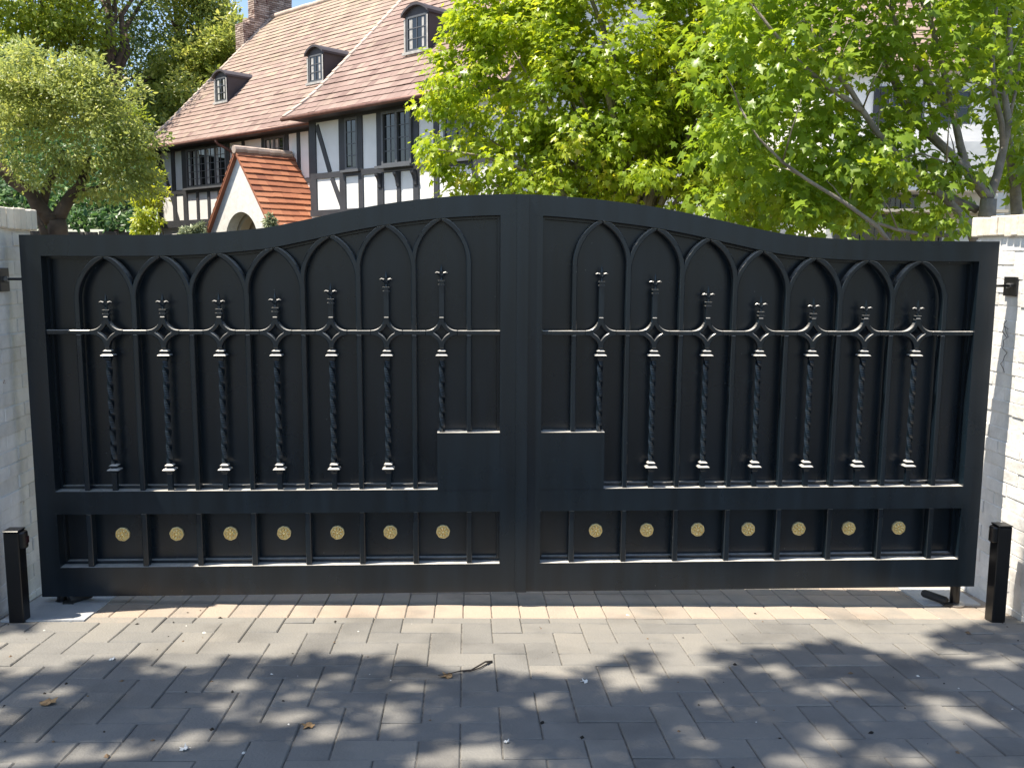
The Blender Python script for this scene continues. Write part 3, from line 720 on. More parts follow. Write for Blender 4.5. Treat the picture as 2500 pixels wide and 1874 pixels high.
# dormers
def dormer(u0, u1, yf, z0, zs, zt, yroof, label=None):
    """flat fronted dormer with a segmental roof; yf its front, the cheeks die into the roof"""
    d = MB(); uc = (u0+u1)/2; n = 10
    arc = [(u0-0.06+(u1-u0+0.12)*i/n, zs+(zt-zs)*math.sin(math.pi*i/n)**0.8) for i in range(n+1)]
    front = [(u0, z0)]+[(u1, z0)]+[(min(max(x, u0), u1), z) for x, z in arc[::-1]]
    yb = lambda z: yroof+(z-EZ)-0.02
    vs = [(x, yf, z) for x, z in front] + [(x, max(yf+.02, yb(z)), z) for x, z in front]; m_ = len(front)
    d.add(vs, [tuple(range(m_))] + [(i, i+m_, (i+1) % m_+m_, (i+1) % m_) for i in range(m_)])
    o = d.build('dormer', M['dormer'], house)
    r_ = MB(); top = arc; bot = [(x, z-0.07) for x, z in arc]
    vs = []
    for (x, z), (x2, z2) in zip(top, bot): vs += [(x, yf-0.11, z+.03), (x, yb(z)+0.05, z+.03), (x2, yb(z)+0.05, z2+.03), (x2, yf-0.11, z2+.03)]
    fs = [(4*i+k, 4*i+(k+1) % 4, 4*i+4+(k+1) % 4, 4*i+4+k) for i in range(n) for k in range(4)] + [(0,1,2,3), tuple(4*n+3-k for k in range(4))]
    r_.add(vs, fs); r_.build('dormer_roof', M['dormer'], o)
    window(u0+0.10, u1-0.04, z0+0.06, zs-0.05, yf, 1, 3, 0.04, None, 'dormer_window', o, curt=0.12, fr=0.05)
    j = MB(); j.box(u1-0.045, u1+0.004, yf-0.05, yf-0.041, z0, zs-0.1); j.box(u0-0.004, u0+0.06, yf-0.05, yf-0.003, z0, zs-0.1); j.box(u0-.05, u1+.05, yf-0.09, yf-.051, z0-0.02, z0+0.05); j.build('trim', M['curtain'], o)
dormer(-12.08, -11.22, 1.78, 7.46, 8.40, 8.60, EM)
dormer(-6.30, -5.44, 1.78, 7.44, 8.38, 8.60, EM)
dormer(-0.44, 0.52, 0.84, 7.40, 8.42, 8.66, EB)
# porch
pu, pz, hw_, yf, PS = -5.90, 5.10, 2.9, -1.08, R(52)
pw = MB(); n = 18; ar, az = 0.93, 2.36
L = [(pu-hw_+.25, 0), (pu-ar, 0), (pu-ar, az)] + [(pu-ar*math.cos(math.pi*i/n), az+ar*math.sin(math.pi*i/n)) for i in range(1, n)] + [(pu+ar, az), (pu+ar, 0), (pu+hw_-.25, 0), (pu+hw_-.25, pz-(hw_-.25)*math.tan(PS)-.05), (pu, pz-.07), (pu-hw_+.25, pz-(hw_-.25)*math.tan(PS)-.05)]
# front as quads round the arch so that the opening is real
def pfront(y0, y1):
    tops = lambda x: pz-.07-abs(x-pu)*math.tan(PS)
    xs = [pu-ar*math.cos(math.pi*i/n) for i in range(n+1)]; zs = [az+ar*math.sin(math.pi*i/n) for i in range(n+1)]
    for i in range(n):
        xa, xb = xs[i], xs[i+1]; seg = [(xa, zs[i]), (xb, zs[i+1])]
        if xa < pu < xb: seg_t = [(xb, tops(xb)), (pu, tops(pu)), (xa, tops(xa))]
        else: seg_t = [(xb, tops(xb)), (xa, tops(xa))]
        pw.prism(seg+seg_t, y0, y1)
    for s in (-1, 1):
        p = [(pu+s*ar, 0), (pu+s*(hw_-.9), 0), (pu+s*(hw_-.9), tops(pu+s*(hw_-.9))), (pu+s*ar, tops(pu+s*ar))]
        pw.prism(p if s > 0 else p[::-1], y0, y1)
pfront(yf, yf+0.35)
for s in (-1, 1): pw.box(*sorted((pu+s*(hw_-.9), pu+s*(hw_-1.15))), yf+.351, WM, 0, 2.9)
porch = pw.build('porch', painted_brick('porch_brick', (0.84, 0.83, 0.80), (0.7, 0.66, 0.62), 0.8), house)
b = MB()
for k in range(3):
    r0 = ar-0.10-0.13*k; y0 = yf+0.10+0.42*k
    for i in range(n):
        a0, a1 = math.pi*i/n, math.pi*(i+1)/n
        b.prism([(pu-r0*math.cos(a0), az+r0*math.sin(a0)), (pu-r0*math.cos(a1), az+r0*math.sin(a1)), (pu-(ar+.2)*math.cos(a1), az+(ar+.2)*math.sin(a1)), (pu-(ar+.2)*math.cos(a0), az+(ar+.2)*math.sin(a0))], y0+.3, y0+.60)
    for s in (-1, 1): b.box(*sorted((pu+s*r0, pu+s*(ar+.2))), y0+.3, y0+.60, 0, az)
b.box(pu-1.2, pu+1.2, WM-0.02, WM-0.003, 0, 3.4); b.build('arch_lining', M['cream'], porch)
b = MB(); LP = hw_/math.cos(PS)
# right and left slopes: courses run along y
def pslope(s):
    e = 0.225; nk = int(LP/e); c, s_ = math.cos(PS), math.sin(PS)
    for k in range(nk+1):
        d0 = LP-k*e; d1 = d0-e-0.04; yv = yf-0.14
        wav = 0
        while yv < WM+0.02:
            tw = 0.30*random.uniform(.85,1.2); y2 = min(yv+tw-.004, WM+0.02); wav = .7*wav+random.uniform(-.008,.008)
            def P(d, yy, h): return (pu+s*(d*c+h*s_), yy, pz-d*s_+h*c)
            l0 = 0.045+wav; d0j = d0+random.uniform(-.008,.008)
            if d1 < 0: d1 = 0.0
            q = [P(d0j, yv, l0), P(d0j, y2, l0), P(d1, y2, .006), P(d1, yv, .006), P(d0j-.012, yv, l0-.042), P(d0j-.012, y2, l0-.042)]
            f = [(0,1,2,3), (4,5,1,0), (4,0,3), (5,2,1)]
            b.add(q, f if s > 0 else [x[::-1] for x in f], min(1, max(0, random.gauss(.5, .22)))); yv += tw
    P = lambda d, yy, h: (pu+s*(d*c+h*s_), yy, pz-d*s_+h*c)
    q = [P(0, yf-.13, -.06), P(LP, yf-.13, -.06), P(LP, WM, -.06), P(0, WM, -.06), P(0, yf-.13, 0), P(LP, yf-.13, 0), P(LP, WM, 0), P(0, WM, 0)]
    b.hexa(q, 0.1)
pslope(1); pslope(-1)
pr = b.build('porch_roof', M['tile_orange'], porch)
b = MB(); yv = yf-0.16
while yv < WM-0.1:
    b.tube([(pu, yv, pz+.03), (pu, yv+.42, pz+.05)], [0.12, 0.105], 8); yv += .40
b.build('ridge_tiles', M['verge'], pr)
# ------------------------------------------------------------------ second building behind the right-hand maple
gh = empty('garden_house', (12.2, 20.0, 0)); tag(gh, 'white rendered two storey building with balcony and glazed doors behind the right maple', 'house')
b = MB(); b.box(-2.6, 2.1, 0, 7, 0, 5.55); b.box(2.1, 2.5, 0.3, 7, 0, 5.55); b.build('wall', M['plaster'], gh)
b = MB(); b.box(-2.3, 1.9, -1.1, -0.003, 3.72, 4.05); b.box(-2.3, 1.9, -1.15, -1.05, 4.051, 4.95) ; b.build('balcony', M['plaster'], gh)
def win2(x0, x1, z0, z1, nl, nr, y=0.0): return window(x0, x1, z0, z1, y, nl, nr, 0.05, None, 'window', gh, curt=0)
win2(-1.0, 0.1, 4.96, 5.5, 1, 2, -0.0) if False else None
for x0 in (-1.45, -0.2): 
    window(x0, x0+1.0, 5.0, 5.9, 0.0, 1, 2, 0.05, None, 'window', gh) if False else None
dw = window(-2.4, 0.6, 0.1, 3.15, 0.0, 4, 3, 0.06, None, 'glazed_door', gh)
window(-1.35, -0.1, 3.25, 3.68, 0.0, 3, 1, 0.05, None, 'window', gh)
b = MB(); b.box(-2.7, 1.7, -1.25, -0.003, 3.16, 3.24); b.build('canopy', M['cream'], gh)
up2 = MB(); up2.box(-2.6, 2.1, 0.6, 7, 5.55, 7.1); up2.build('upper_wall', M['plaster'], gh)
for x0 in (-0.75, 0.55): window(x0, x0+0.95, 5.10 if False else 5.6, 6.55, 0.6, 1, 2, 0.05, None, 'window', gh)
b = MB(); b.box(-1.22, -0.80, 0.55, 0.597, 5.6, 6.6); b.build('shutter', M['timber'], gh)
b = MB(); gu0 = lambda s: -3.0; gu1 = lambda s: 2.6
tiled(b, gu0, gu1, 0.2, 7.05, R(38), 5.0); roofdeck(b, gu0, gu1, 0.2, 7.05, R(38), 5.0); b.build('roof', M['tile'], gh)
b = MB(); brickbox(b, 2.55, 3.35, 0.8, 1.7, 0, 7.2, 0.22, 0.4); b.build('chimney', M['cream'], gh)
# ------------------------------------------------------------------ leaves and trees
def tri_fan(outline, c):
    n = len(outline); return np.array([c]+outline, float), [(0, i+1, (i+1) % n+1) for i in range(n)]
MAPLE = tri_fan([(0,0,0),(.16,.13,-.03),(.50,.06,-.10),(.37,.29,-.07),(.56,.62,-.12),(.22,.55,-.03),(0,1.0,-.10),(-.22,.55,-.03),(-.56,.62,-.12),(-.37,.29,-.07),(-.50,.06,-.10),(-.16,.13,-.03)], (0,.36,0.0))
OVAL = (np.array([(0,0,0),(.26,.35,-.07),(.20,.72,-.07),(0,1.0,-.04),(-.20,.72,-.07),(-.26,.35,-.07),(0,.5,0)], float), [(0,1,6),(1,2,6),(2,3,6),(3,4,6),(4,5,6),(5,0,6)])
DIA = (np.array([(0,0,0),(.30,.5,-.08),(0,1.0,0),(-.30,.5,-.08)], float), [(0,1,2),(0,2,3)])
def norm(a): return a/np.maximum(np.linalg.norm(a, axis=1, keepdims=True), 1e-9)
def leaves(name, m, parent, P, axis, nrm, size, tpl, tint):
    """one mesh of leaves: P base points, axis the direction of the blade, nrm its face"""
    V, F = tpl; n = len(P); F = np.array(F)
    a = norm(axis); nn = norm(nrm - a*(nrm*a).sum(1, keepdims=True)); x = np.cross(a, nn)
    wx = rng.uniform(0.72, 1.12, (n, 1, 1)); fold = rng.uniform(0.2, 2.6, (n, 1, 1)); curl = rng.normal(0, 0.16, (n, 1, 1))
    vs = P[:, None, :] + size[:, None, None]*(V[None, :, 0:1]*wx*x[:, None, :] + V[None, :, 1:2]*a[:, None, :] + (V[None, :, 2:3]*fold + curl*V[None, :, 1:2]**2)*nn[:, None, :])
    k = len(V); fs = (F[None]+(np.arange(n)*k)[:, None, None]).reshape(-1, 3)
    me = bpy.data.meshes.new(name); me.vertices.add(n*k); me.vertices.foreach_set('co', vs.reshape(-1).astype(np.float32))
    nf = len(fs); me.loops.add(nf*3); me.loops.foreach_set('vertex_index', fs.reshape(-1).astype(np.int32))
    me.polygons.add(nf); me.polygons.foreach_set('loop_start', np.arange(0, nf*3, 3, dtype=np.int32))
    me.update(calc_edges=True)
    at = me.attributes.new('tint', 'FLOAT', 'POINT'); at.data.foreach_set('value', np.repeat(np.clip(tint, 0, 1), k).astype(np.float32))
    return link(name, me, m, parent)
def sph(n):
    v = rng.normal(size=(n, 3)); return norm(v)
def cluster_leaves(C, rad, per, droop=0.6, upn=0.8, out=0.5, size=0.1, svar=0.25, tbase=None, centre=None):
    """leaf data round cluster centres: blades hang outwards and down, faces look up and outwards"""
    n = len(C); per = np.full(n, per) if np.isscalar(per) else per
    idx = np.repeat(np.arange(n), per); k = len(idx)
    rad = np.full(n, rad) if np.isscalar(rad) else rad
    d = sph(k)*(rng.random((k, 1))**0.45); d[:, 2] *= 0.75
    P = C[idx] + d*rad[idx][:, None]
    od = norm(C - (C.mean(0) if centre is None else np.array(centre)))[idx]
    ax = norm(d*1.0 + od*0.3 + rng.normal(size=(k, 3))*0.45) + np.array([0, 0, -droop])
    nr = np.array([0, 0, upn]) + od*out + d*0.4 + rng.normal(size=(k, 3))*0.45
    sz = size*(1+svar*rng.normal(size=k)).clip(0.45, 1.7)
    tc = (rng.random(n) if tbase is None else tbase)[idx]
    tint = 0.55*tc + 0.45*rng.random(k)
    return P, ax, nr, sz, tint
def inside(n, blobs, shell=0.55):
    """n points spread through a union of ellipsoids (centre, radii), denser towards the outside"""
    w = np.array([b[1][0]*b[1][1]*b[1][2] for b in blobs])**0.7; ch = rng.choice(len(blobs), n, p=w/w.sum())
    r = (shell + (1-shell)*rng.random(n))[:, None]; r = np.where(rng.random((n, 1)) < 0.3, rng.random((n, 1)), r)
    return np.array([blobs[i][0] for i in ch], float) + sph(n)*r*np.array([blobs[i][1] for i in ch], float)
def wob(p0, p1, n, amp):
    p0, p1 = Vector(p0), Vector(p1); L = (p1-p0).length
    return [p0.lerp(p1, i/n) + Vector(rng.normal(size=3))*amp*L*(1 if 0 < i < n else 0) for i in range(n+1)]
def limb(b, pts, r0, r1, seg=7):
    n = len(pts); b.tube(pts, [r0+(r1-r0)*i/(n-1) for i in range(n)], seg)
def tree(name, label, cat, base, fork_z, r0, blobs, nclus, per, crad, leaf, size, tpl, bark='bark_dark', group=None, limbs=14, droop=0.5, shell=0.5, out=0.5, upn=0.8, extra=None, holes=None):
    root = empty(name, base); tag(root, label, cat, group); B = Vector(base)
    C = inside(nclus, blobs, shell)
    if holes is not None:
        keep = np.ones(len(C), bool)
        for hc, hr in holes: keep &= (((C-np.array(hc))/np.array(hr))**2).sum(1) > 1
        C = C[keep]
    cm = np.array([b[0] for b in blobs]).mean(0)
    t = MB(); f = Vector((base[0]+0.1, base[1], fork_z)); limb(t, [p-B for p in wob(B-Vector((0,0,.3)), f, 4, 0.03)], r0, r0*0.75, 9)
    for i in (rng.choice(len(C), min(limbs, len(C)), replace=False) if limbs else []):
        e = Vector(C[i]); m_ = f.lerp(e, 0.45)+Vector((0, 0, 0.12*(e-f).length))
        pts = [f-B] + [p-B for p in wob(f.lerp(m_, .5), m_, 2, .05)] + [p-B for p in wob(m_, e, 3, .05)][1:]
        limb(t, pts, r0*0.5, r0*0.07, 6)
    if extra: extra(t, B)
    t.build('trunk', M[bark], root, smooth=True)
    d = cluster_leaves(C-np.array(base), crad, per, droop, upn, out, size, centre=cm-np.array(base))
    leaves('crown', M[leaf], root, *d[:4], tpl, d[4])
    return root
def px_blob(px, py, rx, ry, Y, ry_depth=None):
    """ellipsoid whose outline measures rx by ry photo pixels when seen from the gate's front at depth Y"""
    c = at_depth(px, py, Y); k = (c-CAM).dot(fw)/F_PX
    return ((c.x, c.y, c.z), (rx*k, ry_depth if ry_depth else rx*k, ry*k))

# left maple, in full sun behind the gate
mb = [px_blob(1480, 170, 400, 330, 5.6, 1.5), px_blob(1330, 330, 270, 190, 5.2, 1.0), px_blob(1120, 190, 90, 150, 5.2, .6), px_blob(1070, 130, 55, 45, 5.2, .3),
      px_blob(1090, 370, 75, 65, 5.0, .5), px_blob(1180, 60, 110, 100, 5.3, .7), px_blob(1700, 330, 230, 180, 5.4, 1.1), px_blob(1830, 430, 170, 110, 5.2, .9), px_blob(1850, 150, 160, 200, 5.8, 1.0), px_blob(1900, 510, 150, 60, 5.0, .6), px_blob(1740, 180, 130, 210, 4.9, .8), px_blob(1340, 60, 140, 150, 5.6, .8), px_blob(1760, 430, 120, 90, 4.7, .6), px_blob(1520, -250, 420, 300, 5.8, 1.8), px_blob(1620, 150, 300, 250, 5.0, 1.0),
      px_blob(1160, 460, 90, 30, 5.0, .4), px_blob(1500, 470, 330, 70, 4.8, .8), px_blob(1080, 250, 60, 60, 5.1, .4)]
def maple_stems(t, B):
    b0 = at_depth(1500, 560, 5.4)
    for px_, py_, r_ in ((1470, 330, .02), (1500, 120, .025), (1400, 250, .018), (1560, 300, .02), (1620, 380, .016), (1330, 380, .014), (1180, 330, .012), (1700, 420, .014), (1250, 120, .014), (1740, 180, .016)):
        limb(t, [b0-B, b0.lerp(at_depth(px_, py_, 5.2), .4)+Vector((0,0,.05))-B, at_depth(px_, py_, 5.2)-B], 0.045, r_*0.5, 6)
tree('maple_tree', 'bright green maple tree directly behind the middle of the gate, its crown overlapping the house', 'tree', (1.75, 5.4, -0.2), 1.9, 0.09, mb, 940, 52, 0.20, 'maple_leaf', 0.070, MAPLE, 'bark', 'maple trees behind the gate', 22, 0.75, 0.55, extra=maple_stems, out=0.7, upn=0.9)
# right maple: a low forking trunk with long visible leaders beside the pillar
YR = 2.4
def pl(seq, Y): 
    return [at_depth(1750+x/2.675, y/2.675, Y+dy) for x, y, dy in seq]
LEAD = [([(1760,1480,0),(1765,1400,0),(1775,1300,0)], .075, .062), ([(1775,1300,0),(1640,1130,.05),(1560,1040,.05),(1400,880,.1),(1300,760,.15),(1200,560,.2),(1100,400,.25),(1040,240,.3)], .045, .012),
        ([(1690,1600,-.1),(1640,1450,-.1),(1480,1280,-.05),(1370,1200,-.05),(1200,1040,-.1),(1050,870,-.15),(950,720,-.2),(880,600,-.2),(780,480,-.25),(660,300,-.3),(600,150,-.3)], .040, .012),
        ([(950,720,-.2),(820,630,-.25),(700,550,-.3),(540,410,-.35),(360,200,-.4),(240,40,-.4)], .027, .009), ([(1700,1370,.1),(1560,1310,.1),(1480,1270,.0)], .035, .03),
        ([(1640,1130,.05),(1590,950,.2),(1550,760,.25),(1490,500,.3),(1400,150,.3),(1370,-60,.3)], .036, .016), ([(1560,1040,.05),(1430,930,.1),(1330,840,.3),(1200,660,.35),(1110,430,.4),(1060,300,.4)], .030, .012),
        ([(1775,1300,0),(1830,1150,.1),(1870,980,.1),(1905,800,.15),(1880,620,.2),(1920,450,.2),(1910,100,.2)], .042, .018), ([(1870,980,.1),(1860,800,.1),(1810,600,.1),(1800,350,.1),(1830,0,.1)], .026, .012),
        ([(1550,760,.25),(1400,560,.3),(1230,290,.3),(1150,100,.3),(1130,-80,.3)], .026, .013), ([(1640,1500,-.1),(1500,1535,-.15),(1400,1540,-.2),(1180,1500,-.3),(1000,1440,-.35),(860,1350,-.4)], .022, .008),
        ([(1140,1600,-.5),(1050,1480,-.5),(830,1320,-.5),(600,1180,-.5),(430,1060,-.5),(270,900,-.5),(150,700,-.5)], .020, .007), ([(1430,930,.1),(1390,700,.4),(1330,400,.4),(1250,150,.4)], .018, .008), ([(1400,150,.3),(1300,-60,.3)], .012, .007),
        ([(1200,1040,-.1),(1330,1000,-.2),(1500,1060,-.3)], .010, .005), ([(1905,800,.15),(1960,560,.2),(1990,300,.2)], .016, .008)]
root = empty('maple_tree', (4.1, YR, -0.2)); tag(root, 'nearest maple with forking grey trunk and bare looking leaders beside the right pillar', 'tree', 'maple trees behind the gate'); B = Vector(root.location)
t = MB()
limb(t, [Vector((0, 0, -.2)), Vector((0.0, 0, 1.3)), pl([(1760,1480,0)], YR)[0]-B], .09, .075, 9)
tips_ = []
for seq, r0, r1 in LEAD:
    pts = pl(seq, YR); tips_ += pts[len(pts)//2:]
    limb(t, [p-B for p in pts], r0*.95, r1*1.0, 8)
    for p in pts[2:]:
        e = p + Vector(rng.normal(size=3))*0.15 + Vector((-.05,0,.16)); limb(t, [p-B, p.lerp(e,.5)-B+Vector((0,0,.02)), e-B], 0.008, 0.002, 5)
t.build('trunk', M['bark'], root, smooth=True)
def px_scatter(n, regs, Y0, Y1):
    out = []; a = np.array([r[4] for r in regs], float); ch = rng.choice(len(regs), n, p=a/a.sum())
    for i in ch:
        x0, x1, y0, y1, _ = regs[i]; p = at_depth(rng.uniform(x0, x1), rng.uniform(y0, y1), rng.uniform(Y0, Y1)); out.append(tuple(p))
    return np.array(out)
regs = [(1690, 1830, -40, 500, 9), (1780, 2080, 440, 560, 8), (1780, 2120, -60, 330, 26), (1900, 2150, 300, 520, 16), (2120, 2400, -80, 160, 12), (2350, 2520, -60, 200, 8), (2150, 2350, 150, 330, 5), (2130, 2330, 380, 470, 4.5), (2050, 2330, 480, 555, 5), (2200, 2480, -500, -60, 14), (1800, 2200, -450, -60, 16), (2290, 2370, 390, 440, 1.5), (2440, 2520, 180, 330, 2.0), (1750, 1900, 250, 540, 4), (2060, 2160, 330, 420, 3)]
C = px_scatter(520, regs, 1.9, 3.3)
d = cluster_leaves(C-np.array(B), 0.18, 21, 0.85, 0.8, 0.3, 0.079, centre=(-.8, .4, 3.0))
leaves('crown', M['maple_leaf_deep'], root, *d[:4], MAPLE, d[4])
# slender maple at the right edge
root = empty('maple_tree', (4.75, 3.4, -0.2)); tag(root, 'slender maple at the right edge of the view behind the sunlit pillar', 'tree', 'maple trees behind the gate'); B = Vector(root.location)
t = MB(); pts = pl([(1960,1420,0),(1950,1250,0),(1935,1100,0),(1900,930,0),(1870,760,0),(1830,640,0),(1800,430,0),(1790,150,0)], 3.4)
limb(t, [Vector((.02,0,0))]+[p-B for p in pts], .055, .025, 9); pts = pl([(1950,1250,0),(2000,1120,.1),(2060,980,.2)], 3.4); limb(t, [p-B for p in pts], .03, .015)
t.build('trunk', M['bark'], root, smooth=True)
C = px_scatter(90, [(2300, 2540, -200, 120, 6), (2400, 2560, 100, 400, 4), (2440, 2540, 380, 480, 1)], 3.0, 4.4)
d = cluster_leaves(C-np.array(B), 0.2, 22, 0.8, 0.8, 0.3, 0.10, centre=(0, 0, 3.2)); leaves('crown', M['maple_leaf_deep'], root, *d[:4], MAPLE, d[4])

# oak with a gnarled forked trunk on the left
def oak_limbs(t, B):
    Y = 8.0; q = lambda s: [at_depth(x/5.53, 350+y/5.53, Y+dy)-B for x, y, dy in s]
    limb(t, q([(790,1420,0),(780,1150,0),(760,1040,0)]), .135, .12, 10)
    limb(t, q([(760,1060,0),(640,1000,0),(520,860,-.05),(430,680,-.1),(300,590,-.1),(160,500,-.15),(0,330,-.2),(-200,200,-.2)]), .115, .06, 10)
    limb(t, q([(760,1060,0),(840,900,.05),(950,720,.1),(1080,570,.15),(1150,380,.2),(1200,150,.3)]), .10, .04, 10)
    limb(t, q([(560,880,0),(640,560,.2),(760,330,.3),(860,100,.4)]), .07, .03, 8); limb(t, q([(1000,650,.1),(1200,620,.1),(1400,560,.2)]), .04, .015, 7)
    limb(t, q([(640,1330,-.2),(560,1120,-.2),(440,900,-.2)]), .06, .03, 7); limb(t, q([(700,1060,0),(830,1400,-.1)]), .05, .06, 7)
ob = [px_blob(150, 260, 185, 120, 8.2, 1.0), px_blob(285, 320, 95, 135, 8.2, .7), px_blob(315, 400, 60, 90, 8.2, .5), px_blob(190, 195, 110, 60, 8.3, .7), px_blob(80, 185, 100, 60, 8.0, .7), px_blob(20, 200, 90, 70, 8.2, .7), px_blob(350, 340, 55, 70, 8.2, .4), px_blob(300, 215, 60, 35, 8.3, .4), px_blob(365, 430, 30, 35, 8.3, .3), px_blob(210, 150, 45, 30, 8.3, .3), px_blob(60, 140, 60, 30, 8.1, .4), px_blob(250, 465, 90, 25, 8.1, .5), px_blob(110, 450, 60, 30, 7.8, .4), px_blob(40, 300, 110, 120, 7.9, .8), px_blob(170, 400, 170, 55, 8.0, .6), px_blob(-120, 260, 150, 150, 8.2, 1.0), px_blob(230, 220, 90, 60, 8.4, .7), px_blob(320, 440, 45, 40, 8.2, .4)]
tree('oak_tree', 'spreading oak with a gnarled forked trunk rising behind the left pillar', 'tree', (-5.46, 8.0, -0.2), 1.9, 0.12, ob, 470, 40, 0.17, 'oak_leaf', 0.060, OVAL, 'bark_dark', None, 0, 0.3, 0.35, extra=oak_limbs)
# trees on the slope behind
tree('olive_tree', 'tall sunlit yellow green tree at the top left behind the oak', 'tree', tuple(at_depth(20, 640, 33)-Vector((0,0,1.5))), 3.5, 0.3,
     [px_blob(90, 40, 190, 120, 33, 2.5), px_blob(-60, 130, 130, 140, 31, 2), px_blob(200, 60, 90, 80, 33, 2), px_blob(110, -120, 240, 120, 33, 3)], 420, 42, 0.6, 'olive_leaf', 0.185, OVAL, 'bark_dark', 'trees on the slope', 14, 0.4, 0.4)
tree('dark_tree', 'dark blue green tree with sky gaps between the yellow green tree and the conifer', 'tree', tuple(at_depth(270, 600, 33)-Vector((0,0,1.5))), 7.0, 0.35,
     [px_blob(290, 110, 120, 110, 38, 3), px_blob(230, 300, 170, 170, 36, 3), px_blob(330, -60, 180, 100, 38, 3), px_blob(380, 270, 80, 130, 38, 2.5)], 460, 40, 0.55, 'dark_leaf', 0.17, OVAL, 'bark_dark', 'trees on the slope', 18, 0.4, 0.45,
     holes=[(tuple(at_depth(335, 90, 33)), (.62, 6, .75)), (tuple(at_depth(250, 150, 32)), (.45, 6, .7)), (tuple(at_depth(305, 160, 32)), (.4, 6, .35))])
tree('conifer_tree', 'mid green feathery tree rising to the sky left of the brick chimney', 'tree', tuple(at_depth(470, 600, 40)-Vector((0,0,2))), 6.0, 0.35,
     [px_blob(470, 60, 85, 120, 40, 2.5), px_blob(420, 180, 80, 110, 38, 2.5), px_blob(440, -60, 110, 80, 40, 2.5), px_blob(520, 20, 55, 60, 40, 2)], 420, 40, 0.5, 'laurel_leaf', 0.17, DIA, 'bark_dark', 'trees on the slope', 14, 0.1, 0.4)
tree('laurel_tree', 'bright leaved evergreen tree behind the left end of the tiled roof', 'tree', tuple(at_depth(520, 600, 38)-Vector((0,0,2))), 5.0, 0.3,
     [px_blob(520, 190, 80, 130, 38, 2.5), px_blob(450, 290, 110, 120, 36, 2.5), px_blob(560, 130, 60, 90, 38, 2.5), px_blob(385, 360, 60, 80, 38, 2)], 460, 42, 0.5, 'laurel_leaf', 0.21, OVAL, 'bark_dark', 'trees on the slope', 14, 0.2, 0.4)
tree('dark_tree', 'deep shaded evergreen filling the gap behind the oak crown', 'tree', tuple(at_depth(120, 600, 27)-Vector((0,0,1.5))), 4.0, 0.3,
     [px_blob(40, 280, 180, 160, 27, 2.5), px_blob(250, 400, 60, 90, 27, 1.2), px_blob(100, 420, 160, 80, 26, 2)], 420, 40, 0.55, 'dark_leaf', 0.15, OVAL, 'bark_dark', 'trees on the slope', 12, 0.3, 0.45)
tree('laurel_tree', 'leafy green bush tree between the oak crown and the left eave of the house', 'tree', tuple(at_depth(300, 600, 25)-Vector((0,0,1.0))), 3.2, 0.12,
     [px_blob(310, 330, 60, 70, 25, 1.0), px_blob(270, 400, 70, 60, 25, 1.0), px_blob(345, 395, 35, 35, 25, .6)], 150, 40, 0.32, 'olive_leaf', 0.13, OVAL, 'bark_dark', 'trees on the slope', 8, 0.3, 0.4)
# beyond the second building
for k, (px_, py_, Y, rx, ry, lf, lab) in enumerate([(2330, 120, 34, 260, 220, 'olive_leaf', 'sunlit broad tree behind the white building on the right'), (2560, 330, 27, 200, 200, 'laurel_leaf', 'dark leaved tree at the far right edge behind the slender maple'), (1950, 60, 46, 260, 200, 'laurel_leaf', 'tall tree between the timber house and the white building'), (1720, 330, 27, 190, 170, 'olive_leaf', 'bushy sunlit tree behind the maples at the end of the timber house')]):
    c = at_depth(px_, 640, Y)
    tree('garden_tree', lab, 'tree', (c.x, c.y, -0.3), 4.0, 0.3, [px_blob(px_, py_, rx, ry, Y, 2.5), px_blob(px_+60, py_+160, rx*.8, ry*.7, Y, 2.5), px_blob(px_-50, py_-150, rx, ry, Y, 2.5)], 360, 34, 0.6, lf, 0.19, OVAL, 'bark_dark', 'trees beyond the white building', 12, 0.3, 0.4)

# ------------------------------------------------------------------ slope, wall, ground cover, shrubs on the left
def hz(x, y): return 2.60 + min(max(0, y-19.3), 4.5)*0.50 + max(0, y-23.8)*0.16
ground_sheet('hillside', [-60, -40, -30, -20, -14, -8.2], [19.3, 21, 23.8, 28, 34, 42, 60, 90], 0, M['hill'], hz, 0.40)
wl = empty('retaining_wall', (-11.3, 19.0, -0.25)); tag(wl, 'low dark rubble wall holding up the planted slope left of the house', 'wall')
b = MB(); z = 0.0; b.box(-13, 3.2, 0.05, .40, 0, 2.72, 0.3)
while z < 2.75:
    x = -13.0
    while x < 3.1:
        l = random.uniform(.25, .7); o = random.uniform(-.05, .03); b.box(x, min(x+l-.02, 3.2), o, .06, z+random.uniform(0,.02), z+.21+random.uniform(-.02,.03), random.random()); x += l
    z += .235
b.build('masonry', M['stone'], wl, bevel=0.03)
n = 16000; P = np.stack([rng.uniform(-17, -8.1, n), rng.uniform(18.9, 26, n), np.zeros(n)], 1); P[:, 0] -= 0.40*np.maximum(P[:, 1]-19.3, 0); P[:, 2] = [hz(x, y)+0.02+rng.random()*0.75*min(1, .4+(y-18.8)*.4) for x, y in P[:, :2]]
ax = rng.normal(size=(n, 3)); ax[:, 2] -= .2; nr = rng.normal(size=(n, 3))*.5 + np.array([0, -.5, .9])
gc = leaves('ground_cover', M['ivy_leaf'], None, P, ax, nr, 0.17*(1+.25*rng.normal(size=n)).clip(.4, 1.6), OVAL, rng.random(n)**1.3); tag(gc, kind='stuff', label='dark green ivy covering the bank above the rubble wall', cat='ground cover')
def shrub(name, label, cat, blobs, nclus, per, crad, leaf, size, base, group=None):
    return tree(name, label, cat, base, base[2]+0.5, 0.06, blobs, nclus, per, crad, leaf, size, OVAL, 'bark_dark', group, 10, 0.2, 0.4)
c = at_depth(372, 600, 17.5)
